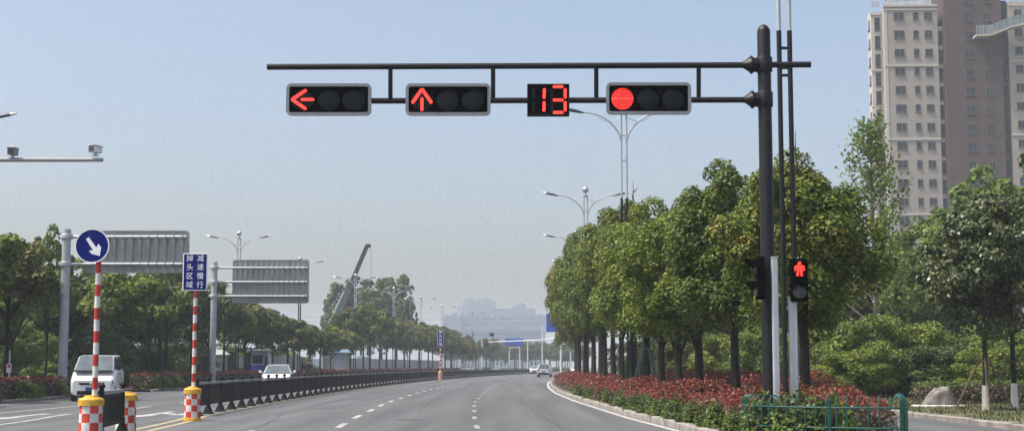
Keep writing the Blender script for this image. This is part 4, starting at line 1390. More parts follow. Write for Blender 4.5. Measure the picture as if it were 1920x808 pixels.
def stripe_pole(t, h, z0, r, n):
    b = MB()
    for i in range(n):
        b.tube([(0, 0, z0 + (h - z0) * i / n), (0, 0, z0 + (h - z0) * (i + 1) / n)], r, 14, (n - 1 - i) % 2, cap=(i in (0, n - 1)))
    b.build('pole', [M['red_stripe'], M['white_stripe']], t, True)


cz = W(175, 461.5, YB)
rs = thing('road_sign', 'round blue sign with white downward arrow on a striped pole', 'road sign', (W(177, 760, YB).x, YB, .88))
stripe_pole(rs, cz.z - .88 - .28, -.1, .050, 12)
rd = .297
d = MB().lathe([(rd, -.075), (rd, -.062)], (W(175, 461.5, YB).x - rs.location.x, 0, cz.z - .88), 40, axis='y'); d.build('sign_plate', M['sign_blue'], rs, True)
ox, oz = W(175, 461.5, YB).x - rs.location.x, cz.z - .88
rm = MB(); ring_prism(rm, [(ox + (rd + .012) * math.cos(a), oz + (rd + .012) * math.sin(a)) for a in [2 * math.pi * i / 40 for i in range(40)]], [(ox + (rd - .006) * math.cos(a), oz + (rd - .006) * math.sin(a)) for a in [2 * math.pi * i / 40 for i in range(40)]], -.080, -.058)
rm.build('rim', M['sign_white'], rs, True)
ar = [(425, 262), (462, 236), (556, 366), (582, 318), (617, 366), (602, 470), (497, 442), (468, 402), (518, 398)]
ab_ = MB(); ab_.prism([(ox + (x - 505) / 205 * .30, oz + (345 - z) / 205 * .30) for x, z in ar], -.079, -.074); ab_.build('arrow_symbol', M['sign_white'], rs)
MB().box((ox, -.03, oz - .12), (.06, .07, .34)).build('bracket', M['galv'], rs)


def text_mesh(chars, size):
    cu = bpy.data.curves.new('lettering', 'FONT'); cu.body = chars; cu.size = size; cu.align_x = 'CENTER'; cu.align_y = 'CENTER'; cu.extrude = .002; cu.resolution_u = 4
    o = bpy.data.objects.new('lettering', cu); C.objects.link(o)
    dg = bpy.context.evaluated_depsgraph_get(); dg.update()
    me = bpy.data.meshes.new_from_object(o.evaluated_get(dg))
    bpy.data.objects.remove(o)
    return me


def text_sign(label, px, py, y, wpx, hpx, cols, loc_z, base_px, pr, n, cs):
    c = W(px, py, y); kk = y / F
    bx = W(base_px, 720, y).x
    t = thing('road_sign', label, 'road sign', (bx, y, loc_z))
    w, h = wpx * kk, hpx * kk
    ox, oz = c.x - bx, c.z - loc_z
    stripe_pole(t, oz - h / 2 + .03, -.1, pr, n)
    MB().box((ox, -.07, oz), (w, .02, h)).build('sign_plate', M['sign_white'], t, False, .006)
    p = MB().box((ox, -.083, oz), (w - .05, .006, h - .05)).build('sign_face', M['sign_blue'], t)
    for (fx, s) in cols:
        for i, ch in enumerate(s):
            me = text_mesh(ch, cs); me.materials.clear(); me.materials.append(M['sign_white'])
            o = bpy.data.objects.new('character', me); C.objects.link(o); o.parent = t
            o.rotation_euler = (math.pi / 2, 0, 0)
            o.location = (ox + fx * w, -.0885, oz + h * (.5 - (i + .62) / (len(s) + .25)) + h * .0)
    for z in (-.25, .25): MB().box((ox, -.04, oz + z * h), (.1, .05, .05)).build('bracket', M['galv'], t)
    return t
text_sign('blue sign with two columns of white characters on a striped pole', 367, 510, 37.8, 46, 70, ((-.215, '掉头区域'), (.215, '减速慢行')), .88, 363, .053, 12, .185)
text_sign('narrow blue sign with one column of characters far down the barrier', 826, 634, 147, 11, 32, ((0, '掉头区域'),), .87, 825.5, .07, 12, .36)
q = dup(br, (W(825.5, 710, 147).x, 147, .005), .1, 'chequered barrel far down the barrier under the narrow blue sign')


def barrier_post(b):
    b.box((0, 0, .60), (.085, .085, .80))
    b.lathe([(.03, .995), (.068, 1.005), (.074, 1.035), (.06, 1.065), (.01, 1.08)], n=10)
    # spread foot across the rail
    b.add([(-.05, -.045, .26), (.05, -.045, .26), (.05, .045, .26), (-.05, .045, .26), (-.14, -.10, .04), (.14, -.10, .04), (.14, .10, .04), (-.14, .10, .04)],
          [(0, 1, 2, 3), (0, 4, 5, 1), (1, 5, 6, 2), (2, 6, 7, 3), (3, 7, 4, 0)])
    b.box((0, 0, .02), (.36, .24, .04))
    b.box((0, 0, .32), (.11, .10, .13))
    return b


def barrier_run(label, pts, name='road_barrier'):
    t = thing(name, label, 'road barrier', (pts[0][0], pts[0][1], .005))
    o = t.location
    pm = barrier_post(MB()).build('post', M['black_plastic'], t, False, .012, 1)
    first = True
    rest = MB(); restp = MB(); restr = MB()
    def panel(bs, br_, p, q):
        p = Vector((p[0] - o.x, p[1] - o.y, 0)); q = Vector((q[0] - o.x, q[1] - o.y, 0))
        dd = (q - p); L = dd.length; dd.normalize(); an = math.atan2(dd.y, dd.x)
        m_ = (p + q) / 2
        bs.box((m_.x, m_.y, .30), (L - .09, .05, .06), an)
        bs.box((m_.x, m_.y, .84), (L - .09, .04, .05), an)
        ns = max(3, int(L / .125))
        for i in range(ns):
            c = p + dd * (.10 + (L - .2) * (i + .5) / ns)
            bs.box((c.x, c.y, .575), (.042, .012, .52), an)
        br_.box((m_.x, m_.y, .91), (L - .085, .085, .06), an)
    for i, p in enumerate(pts):
        an = math.atan2(pts[min(i + 1, len(pts) - 1)][1] - pts[max(i - 1, 0)][1], pts[min(i + 1, len(pts) - 1)][0] - pts[max(i - 1, 0)][0]) - math.pi / 2
        if i < 95:
            ob = pm if i == 0 else pm.copy()
            if i: C.objects.link(ob)
            ob.location = (p[0] - o.x, p[1] - o.y, 0); ob.rotation_euler = (0, 0, an)
        else:
            b = barrier_post(MB()); b.xf(Matrix.Translation((p[0] - o.x, p[1] - o.y, 0)) @ Matrix.Rotation(an, 4, 'Z')); rest.add(b.v, b.f)
        if i + 1 < len(pts):
            if i < 95:
                bs, br_ = MB(), MB(); panel(bs, br_, p, pts[i + 1])
                pa = bs.build('panel', M['black_plastic'], t); br_.build('rail', M['galv_dull'], pa)
            else: panel(restp, restr, p, pts[i + 1])
    if rest.v:
        tag(rest.build('post', M['black_plastic'], t), kind='stuff'); tag(restp.build('panel', M['black_plastic'], t), kind='stuff'); tag(restr.build('rail', M['galv_dull'], t), kind='stuff')
    return t
ys_ = [41.3]
while ys_[-1] < 288: ys_.append(ys_[-1] + 2.15)
barrier_run('long black road barrier curving along the yellow lines into the distance', [(dx(y), y) for y in ys_])
barrier_run('short black barrier piece between two chequered barrels', [(W(189, 780, 27.0).x, 27.0), (W(229, 780, 29.6).x, 29.6)])

# ------------------------------------------------------------------ green railing at the mast
def railing():
    poly = [(3.98, 25.35), (3.98, 24.9), (4.06, 24.5), (4.3, 24.15), (4.65, 23.85), (5.1, 23.6), (5.6, 23.4), (6.0, 23.28), (6.18, 23.3), (6.32, 23.5), (6.62, 24.6), (6.9, 25.7)]
    t = thing('garden_railing', 'low green hoop-topped metal railing round the mast hedge', 'railing', (poly[0][0], poly[0][1], .14))
    o = t.location
    P = [Vector((x, y)) for x, y in poly]
    cen = Vector((5.3, 25.4))
    for z in (.28, .60):
        b = MB(); b.tube([(p.x - o.x, p.y - o.y, z) for p in P], .017, 8); b.build('rail', M['teal'], t, True)
    # bars at even steps
    seglen = [(P[i + 1] - P[i]).length for i in range(len(P) - 1)]
    tot = sum(seglen); nb_ = int(tot / .165)
    for i in range(nb_ + 1):
        s = tot * i / nb_; j = 0
        while j < len(seglen) - 1 and s > seglen[j]: s -= seglen[j]; j += 1
        p = P[j].lerp(P[j + 1], min(1, s / seglen[j]))
        dd = (P[j + 1] - P[j]).normalized(); nrm = Vector((-dd.y, dd.x))
        if nrm.dot(cen - p) < 0: nrm = -nrm
        pts = [(p.x - o.x, p.y - o.y, 0), (p.x - o.x, p.y - o.y, .64)]
        for a in (20, 45, 70, 95, 120):
            e = .12
            q = p + nrm * e * (1 - math.cos(R(a)))
            pts.append((q.x - o.x, q.y - o.y, .64 + .14 * math.sin(R(a))))
        MB().tube(pts, .0125, 7).build('bar', M['teal'], t, True)
    for j in (1, 5, 8):
        MB().box((P[j].x - o.x, P[j].y - o.y, .36), (.05, .05, .74)).build('post', M['teal'], t, False, .006)
    # stout corner post toward the slip road
    MB().box((6.22 - o.x, 23.36 - o.y, .37), (.055, .05, .76)).build('post', M['teal'], t, False, .01)
railing()

# ------------------------------------------------------------------ vehicles (front toward -Y)
def loft(stations, n=16):
    """stations: (y, half width, z0, z1, corner) -> closed rounded body"""
    b = MB(); vs = []; fs = []
    for (y, w, z0, z1, r) in stations:
        pl = rrect(2 * w, z1 - z0, min(r, w * .9, (z1 - z0) * .45), 3)
        for x, z in pl: vs.append((x, y, z + (z0 + z1) / 2))
    m = len(pl)
    for i in range(len(stations) - 1):
        for k in range(m): fs.append((i * m + k, i * m + (k + 1) % m, (i + 1) * m + (k + 1) % m, (i + 1) * m + k))
    fs += [tuple(range(m)), tuple((len(stations) - 1) * m + k for k in range(m))]
    return b.add(vs, fs)


def quad_pane(t, pts, m, name, out=.012, inset=.06):
    """a pane laid just proud of a sloping quad"""
    P = [Vector(p) for p in pts]
    c = sum(P, Vector()) / 4
    Q = [p.lerp(c, inset) for p in P]
    nrm = (Q[1] - Q[0]).cross(Q[3] - Q[0]).normalized()
    if nrm.dot(c - Vector((0, c.y * .3, .9))) < 0: nrm = -nrm
    b = MB(); b.add([q + nrm * out for q in Q] + [q - nrm * .02 for q in Q], [(0, 1, 2, 3), (7, 6, 5, 4), (0, 4, 5, 1), (1, 5, 6, 2), (2, 6, 7, 3), (3, 7, 4, 0)])
    return b.build(name, m, t, False)


def car(name, label, cat, loc, rz, paint, L, w, belt, roof, hood, hood_len, wb, glass=(.72, 1.35, 2.9, 3.9), van=False):
    """glass: y along the length of screen foot, screen head, rear head, rear foot"""
    t = thing(name, label, cat, loc, rz)
    y0 = -L / 2
    hw = w / 2
    zb = .24
    if van:
        st = [(y0, hw * .84, .26, hood * .88, .12), (y0 + .10, hw * .92, .28, hood * .93, .14), (y0 + .35, hw * .98, zb, hood, .14), (y0 + hood_len, hw, zb, belt, .14), (y0 + hood_len + .4, hw, zb, belt + .03, .12), (y0 + L - .2, hw, zb, belt + .03, .12), (y0 + L, hw * .93, .32, belt, .14)]
    else:
        st = [(y0, hw * .78, .26, hood * .80, .12), (y0 + .12, hw * .88, .26, hood * .90, .14), (y0 + .45, hw * .97, zb, hood * .98, .14), (y0 + hood_len, hw, zb, belt, .14), (y0 + L * .6, hw, zb, belt + .02, .14), (y0 + L - .35, hw * .97, zb, belt + .04, .14), (y0 + L, hw * .85, .34, belt - .05, .14)]
    loft(st).build('body', paint, t, True)
    g0, g1, g2, g3 = [y0 + g for g in glass]
    wb_, wt = hw * .93, hw * (.80 if van else .70)
    zt_ = roof
    lo = [(-wb_, g0, belt - .04), (wb_, g0, belt - .04), (wb_, g3, belt - .02), (-wb_, g3, belt - .02)]
    hi = [(-wt, g1, zt_ - .03), (wt, g1, zt_ - .03), (wt, g2, zt_), (-wt, g2, zt_)]
    cbn = MB(); cbn.add(lo + hi, [(0, 1, 5, 4), (1, 2, 6, 5), (2, 3, 7, 6), (3, 0, 4, 7), (4, 5, 6, 7), (3, 2, 1, 0)])
    cbn.build('cabin', paint, t, True, .10, 4)
    quad_pane(t, [lo[0], lo[1], hi[1], hi[0]], M['glass_car'], 'windscreen', .014, .07)
    quad_pane(t, [lo[3], lo[2], hi[2], hi[3]], M['glass_dark'], 'rear_window', .014, .10)
    for sg, (a, c2, d_, e) in ((-1, (lo[0], lo[3], hi[3], hi[0])), (1, (lo[1], lo[2], hi[2], hi[1]))):
        A, B_, D, E_ = [Vector(p) for p in (a, c2, d_, e)]
        for f0, f1 in ((.06, .45), (.50, .92)) if not van else ((.04, .34), (.38, .66), (.70, .95)):
            if van and f0 > .3: mm = M['glass_dark']
            pts = [A.lerp(B_, f0), A.lerp(B_, f1), E_.lerp(D, f1), E_.lerp(D, f0)]
            pts = [pts[0].lerp(pts[3], .16), pts[1].lerp(pts[2], .16), pts[2].lerp(pts[1], .1), pts[3].lerp(pts[0], .1)]
            quad_pane(t, pts, M['glass_dark'], 'side_window', .014, .02)
    MB().box((0, g0 - .03, belt - .005), (hw * 1.72, .10, .045)).build('cowl', M['black_plastic'], t, False, .012)
    for sg in (-1, 1):
        MB().box((sg * (hw + .006), y0 + L * .46, belt - .14), (.03, .16, .03)).build('door_handle', M['black_plastic'], t, False, .008)
        mr_ = MB(); mr_.lathe([(.02, -.05), (.085, -.035), (.09, .02), (.07, .05), (.02, .06)], (sg * (hw + .12), g0 + .28, belt + .10), 12, axis='y')
        mr_.box((sg * (hw + .02), g0 + .30, belt + .05), (.16, .04, .04)); mr_.build('mirror', M['black_plastic'] if van else paint, t, True)
        hl = MB()
        x1, x0 = sg * hw * .975, sg * hw * .52
        zz = hood * .76
        hl.add([(x0, y0 - .03, zz - .05), (x1, y0 + .13, zz - .02), (x1, y0 + .16, zz + .11), (x0, y0 - .02, zz + .05), (x0, y0 + .2, zz - .05), (x1, y0 + .3, zz - .03), (x1, y0 + .3, zz + .10), (x0, y0 + .2, zz + .04)],
               [(0, 1, 2, 3), (4, 7, 6, 5), (0, 4, 5, 1), (1, 5, 6, 2), (2, 6, 7, 3), (3, 7, 4, 0)])
        hl.build('headlight', M['headlamp'], t, False, .012)
        MB().box((sg * hw * .80, y0 + L - .02, belt - .16), (hw * .30, .08, .15)).build('tail_light', M['tail_red'], t, False, .015)
    MB().box((0, y0 - .004, hood * .74), (hw * 1.06, .05, .085)).build('grille', M['black_plastic'], t, False, .01)
    bp_ = MB(); bp_.box((0, y0 + .035, .35), (hw * 1.3, .10, .17)); bp_.build('bumper_intake', M['black_plastic'], t, False, .03)
    MB().box((0, y0 - .012, .50), (.44, .015, .14)).build('number_plate', M['plate_blue'], t, False, .004)
    MB().lathe([(.075, -.042), (.06, -.05), (.01, -.052)], (0, y0, hood * .75), 14, axis='y').build('badge', M['chrome'], t, True)
    bp_ = MB(); bp_.box((0, y0 + L - .01, .42), (hw * 1.6, .10, .24)); bp_.build('rear_bumper', M['black_plastic'], t, False, .03)
    MB().box((0, y0 + L + .035, .66), (.44, .015, .13)).build('number_plate', M['plate_blue'], t, False, .004)
    for sg in (-1, 1):
        for yy in (y0 + wb[0], y0 + wb[1]):
            whl = MB().lathe([(.20, -.10), (.30, -.10), (.32, -.06), (.32, .06), (.30, .10), (.20, .10)], (sg * (hw - .10), yy, .32), 22, axis='x').build('wheel', M['tyre'], t, True)
            MB().lathe([(.205, -.012), (.19, .0), (.12, .015), (.05, .02)], (sg * (hw - .10) + sg * .092, yy, .32), 16, axis='x').build('rim', M['rim'], whl, True)
    return t

car('van', 'white compact van driving toward the camera behind the striped pole', 'van', (W(174, 752, 58).x - .45, 60.2, .006), R(9.5), M['car_white'], 4.4, 1.70, 1.22, 1.86, .95, .92, (.85, 3.55), (.55, 1.55, 4.2, 4.36), True)
car('white_car', 'white car driving toward the camera behind the long black barrier', 'car', (W(521, 720, 88).x, 88, .006), R(7), M['car_white'], 4.5, 1.80, .98, 1.50, .92, 1.15, (.9, 3.6), (1.05, 1.85, 3.3, 4.1))
car('sport_utility_car', 'pale grey sport utility car driving away on the open road', 'car', (W(1022, 700, 191).x, 193, .006), math.pi + heading(191), M['car_silver'], 4.5, 1.82, 1.05, 1.68, .98, 1.05, (.9, 3.6), (.95, 1.6, 4.0, 4.4))
car('white_car', 'white car ahead of the grey one at the barrier end', 'car', (W(1003, 695, 268).x, 268, .006), R(4) + heading(268), M['car_white'], 4.5, 1.80, .98, 1.48, .92, 1.15, (.9, 3.6), (1.05, 1.85, 3.3, 4.1))
car('dark_car', 'dark car beyond the barrier near the far junction', 'car', (W(948, 695, 300).x, 300, .006), heading(300), M['car_grey'], 4.6, 1.80, .98, 1.48, .92, 1.15, (.9, 3.6), (1.05, 1.85, 3.3, 4.1))
car('silver_car', 'pale silver car beyond the barrier beside the dark one', 'car', (W(932, 695, 312).x, 312, .006), heading(300), M['car_silver'], 4.6, 1.80, .98, 1.48, .92, 1.15, (.9, 3.6), (1.05, 1.85, 3.3, 4.1))
car('blue_van', 'pale blue van beyond the barrier beside the bend trees', 'van', (W(876, 695, 252).x, 252, .006), heading(252), M['car_blue'], 4.6, 1.75, 1.15, 1.95, 1.05, .9, (.85, 3.6), (.55, 1.3, 4.3, 4.5), True)
car('white_car', 'white car half hidden behind the farthest median trunks', 'car', (W(1083, 695, 240).x, 240, .006), heading(240), M['car_white'], 4.5, 1.80, .98, 1.5, .92, 1.15, (.9, 3.6), (1.05, 1.85, 3.3, 4.1))

# ------------------------------------------------------------------ crane truck behind the trees
def crane():
    y = 236
    foot = W(603, 662, y); knee = W(655, 541, y); tip = W(688, 461, y)
    t = thing('crane_truck', 'mobile crane with raised dark boom behind the far trees', 'crane', (foot.x, y, .0))
    o = t.location
    def rl(v): return v - o
    b = MB(); b.box((1.2, 0, 1.3), (10.5, 2.4, .5)); b.build('chassis', M['crane_grey'], t, False, .05)
    b = MB(); b.box((6.8, 0, 2.1), (2.0, 2.4, 2.0)); b.build('cab', M['crane_grey'], t, False, .15)
    MB().box((7.82, 0, 2.5), (.04, 2.0, .8)).build('windscreen', M['glass_dark'], t)
    MB().box((-.6, 0, 2.1), (3.2, 2.2, 1.1)).build('turret', M['crane_grey'], t, False, .1)
    for x in (-2.8, -1.5, 3.2, 5.2, ):
        for sg in (-1, 1):
            MB().lathe([(.3, -.16), (.5, -.15), (.52, 0), (.5, .15), (.3, .16)], (x, sg * 1.05, .52), 16, axis='y').build('wheel', M['tyre'], t, True)
    def boom(p, q, w0, w1, nme, m):
        b = MB(); p, q = Vector(p), Vector(q); d_ = (q - p).normalized(); s = Vector((0, 1, 0)); u_ = d_.cross(s)
        vs = []
        for c_, w_ in ((p, w0), (q, w1)):
            for a, e in ((-1, -1), (1, -1), (1, 1), (-1, 1)): vs.append(c_ + u_ * a * w_ / 2 + s * e * w_ / 2)
        b.add(vs, [(0, 1, 2, 3), (7, 6, 5, 4), (0, 4, 5, 1), (1, 5, 6, 2), (2, 6, 7, 3), (3, 7, 4, 0)])
        return b.build(nme, m, t, False, .05)
    p = rl(foot); k2_ = rl(knee); q = rl(tip); p.z = max(p.z, 2.4)
    boom(p, k2_, .98, .90, 'boom_base', M['boom_grey'])
    boom(p.lerp(k2_, .86), q, .72, .64, 'boom_extension', M['crane_dark'])
    MB().box((q.x + .2, 0, q.z + .02), (.85, .6, .6)).build('boom_head', M['crane_dark'], t, False, .1)
    MB().tube([tuple(p + Vector((-.9, -.2, .3))), tuple(p.lerp(k2_, .92) + Vector((-.5, -.2, .15)))], .24, 10).build('ram', M['ram_pale'], t, True)
    for dx_ in (.62, .78): MB().tube([(q.x + dx_, 0, q.z - .3), (q.x + dx_, 0, q.z - 5.6)], .022, 5).build('rope', M['crane_grey'], t)
    MB().lathe([(.05, -.9), (.22, -.6), (.24, -.1), (.1, .1)], (q.x + .7, 0, q.z - 5.6), 10).build('hook_block', M['crane_dark'], t, True)
crane()

# ------------------------------------------------------------------ shelter, kiosk, hoarding, small signs on the far pavement
def shelter():
    y = 121; p = W(447, 700, y)
    t = thing('bus_shelter', 'dark-framed shelter with blue panels behind the far hedge', 'bus shelter', (p.x, y, .12))
    for x in (-.95, -.25, .55, 1.0): MB().box((x, 0, 1.35), (.12, .12, 2.7)).build('post', M['shelter_dark'], t, False, .01)
    MB().box((0, .3, 2.72), (2.6, 1.3, .12)).build('roof', M['shelter_dark'], t, False, .02)
    MB().box((-.6, .07, 1.35), (.5, .05, 2.2)).build('advert_panel', M['shelter_dark'], t, False, .01)
    MB().box((.15, .07, 1.7), (.66, .05, 1.0)).build('notice_panel', M['shelter_pale'], t, False, .01)
    MB().box((.78, .07, 1.35), (.32, .05, 2.2)).build('glass_panel', M['glass_dark'], t, False, .01)
    MB().box((.15, -.1, .45), (1.4, .35, .06)).build('seat', M['galv_dull'], t, False, .01)
    MB().box((.15, -.1, .2), (1.2, .06, .42)).build('seat_leg', M['shelter_dark'], t)
    p2 = W(485, 700, 123)
    t = thing('ticket_booth', 'small grey booth with bright blue lower panel beside the shelter', 'booth', (p2.x, 123, .12))
    MB().box((0, .5, 1.25), (1.6, 1.2, 2.5)).build('body', M['shelter_pale'], t, False, .03)
    MB().box((-.1, -.113, .75), (1.1, .02, 1.25)).build('panel', M['shelter_blue'], t, False, .006)
    MB().box((-.1, -.113, 1.85), (.9, .02, .7)).build('window', M['glass_dark'], t, False, .006)
    MB().box((.62, -.113, 1.1), (.26, .022, 2.0)).build('door', M['shelter_dark'], t, False, .006)
    MB().box((0, .4, 2.6), (1.9, 1.7, .14)).build('roof', M['galv_dull'], t, False, .02)
    p3 = W(412, 700, 118)
    t = thing('notice_board', 'white-headed notice board with blue foot behind the sign gantry post', 'notice board', (p3.x, 118, .12))
    MB().box((0, 0, 1.9), (1.1, .08, .5)).build('header', M['sign_white'], t, False, .02)
    MB().box((0, 0, 1.2), (1.1, .07, .85)).build('board', M['shelter_pale'], t, False, .01)
    MB().box((0, 0, .55), (1.1, .07, .4)).build('panel', M['shelter_blue'], t, False, .01)
    for x in (-.5, .5): MB().box((x, .05, 1.0), (.07, .07, 2.0)).build('post', M['shelter_dark'], t)
    b = MB()
    # hip roof over the header
    b.add([(-.8, -.5, 2.2), (.8, -.5, 2.2), (.8, .5, 2.2), (-.8, .5, 2.2), (-.3, 0, 2.62), (.3, 0, 2.62)], [(0, 1, 5, 4), (1, 2, 5), (2, 3, 4, 5), (3, 0, 4), (3, 2, 1, 0)])
    b.build('roof', M['galv_dull'], t)
    y = 165; p = W(637.5, 700, y)
    t = thing('kiosk', 'pale blue kiosk with reddish corner pillars behind the far trees', 'kiosk', (p.x, y, .12))
    MB().box((0, .6, 1.4), (1.7, 1.3, 2.8)).build('body', M['kiosk_blue'], t, False, .03)
    for x in (-.92, .92): MB().box((x, -.02, 1.4), (.24, .24, 2.8)).build('pillar', M['kiosk_pillar'], t, False, .02)
    MB().box((0, -.063, 1.55), (.95, .02, .85)).build('window', M['shelter_pale'], t, False, .01)
    MB().box((0, -.063, .65), (.95, .02, .7)).build('panel', M['silver_paint'], t, False, .01)
    b = MB(); b.add([(-1.2, -.35, 2.8), (1.2, -.35, 2.8), (1.2, 1.5, 2.8), (-1.2, 1.5, 2.8), (-.8, .1, 3.2), (.8, .1, 3.2), (.8, 1.0, 3.2), (-.8, 1.0, 3.2)], [(0, 1, 5, 4), (1, 2, 6, 5), (2, 3, 7, 6), (3, 0, 4, 7), (4, 5, 6, 7), (3, 2, 1, 0)])
    b.build('roof', M['kiosk_roof'], t, False, .03)
shelter()
hd = thing('site_hoarding', 'pale grey panel hoarding behind the far pavement trunks', 'hoarding', (-26.5 + par(132), 132, 0))
yy = 132.0
while yy < 262:
    if not (160 < yy < 168):
        x0_, x1_ = -24.6 + par(yy), -24.6 + par(yy + 3)
        an = math.atan2(3, x1_ - x0_)
        MB().box(((x0_ + x1_) / 2 - hd.location.x, yy + 1.5 - 132, 1.2), (2.94, .05, 2.4), an).build('panel', M['hoarding'], hd)
        MB().box((x0_ - hd.location.x, yy - 132, 1.25), (.08, .08, 2.5), an).build('post', M['galv_dull'], hd)
    yy += 3.0

sp = W(17, 700, 58)
t = thing('small_sign', 'small red and white plate on a thin grey post before the wood', 'sign', (sp.x, 58, .12))
MB().tube([(0, 0, 0), (0, 0, 1.9)], .03, 8).build('post', M['galv'], t, True)
MB().box((0, -.04, 1.2), (.2, .02, .36)).build('plate', M['white_stripe'], t, False, .005)
MB().box((0, -.054, 1.28), (.12, .006, .12)).build('emblem', M['red_stripe'], t)

# ------------------------------------------------------------------ person waiting behind the far hedge
def person(label, loc, rz, seed):
    vs = [(0, 0, .95), (0, 0, 1.15), (0, 0, 1.38), (0, -.01, 1.50), (0, -.03, 1.62), (0, -.03, 1.74),
          (.10, 0, .90), (.11, -.02, .50), (.11, .03, .08), (.12, -.12, .03), (-.10, 0, .90), (-.12, .03, .50), (-.13, .08, .08), (-.13, -.07, .03),
          (.19, 0, 1.40), (.25, .02, 1.13), (.24, -.10, .90), (.24, -.14, .80), (-.19, 0, 1.40), (-.25, .02, 1.13), (-.24, -.06, .88), (-.24, -.09, .79)]
    es = [(0, 1), (1, 2), (2, 3), (3, 4), (4, 5), (0, 6), (6, 7), (7, 8), (8, 9), (0, 10), (10, 11), (11, 12), (12, 13), (2, 14), (14, 15), (15, 16), (16, 17), (2, 18), (18, 19), (19, 20), (20, 21)]
    rr = [.14, .13, .15, .06, .095, .09, .095, .07, .05, .045, .095, .07, .05, .045, .075, .055, .042, .04, .075, .055, .042, .04]
    me = bpy.data.meshes.new('person'); me.from_pydata(vs, es, [])
    o = bpy.data.objects.new('person', me); C.objects.link(o)
    md = o.modifiers.new('skin', 'SKIN')
    for i, sv in enumerate(me.skin_vertices[0].data):
        sv.radius = (rr[i], rr[i] * (.75 if i < 3 else 1)); sv.use_root = (i == 0)
    sd = o.modifiers.new('sub', 'SUBSURF'); sd.levels = 1; sd.render_levels = 1
    dg = bpy.context.evaluated_depsgraph_get(); dg.update()
    m2 = bpy.data.meshes.new_from_object(o.evaluated_get(dg)); bpy.data.objects.remove(o)
    m2.materials.clear(); m2.materials.append(M['cloth_dark']); m2.materials.append(M['skin'])
    for p in m2.polygons:
        p.use_smooth = True; p.material_index = 1 if (p.center.z > 1.5 or (p.center.z < .86 and abs(p.center.x) > .2)) else 0
    o = obj_from('person', m2); o.location = loc; o.rotation_euler = (0, 0, rz)
    h = MB().lathe([(.02, 1.62), (.105, 1.66), (.112, 1.74), (.09, 1.82), (.02, 1.85)], (0, .015, 0), 12).build('hair', M['cloth_dark'], o, True)
    tag(o, label, 'person')
person('person in dark clothes standing behind the far hedge near the white car', (W(576, 700, 128).x, 128, .12), .4, 1)
person('person in a grey-black jacket standing farther back by the hoarding', (W(581, 700, 134).x, 134, .12), -.5, 2)

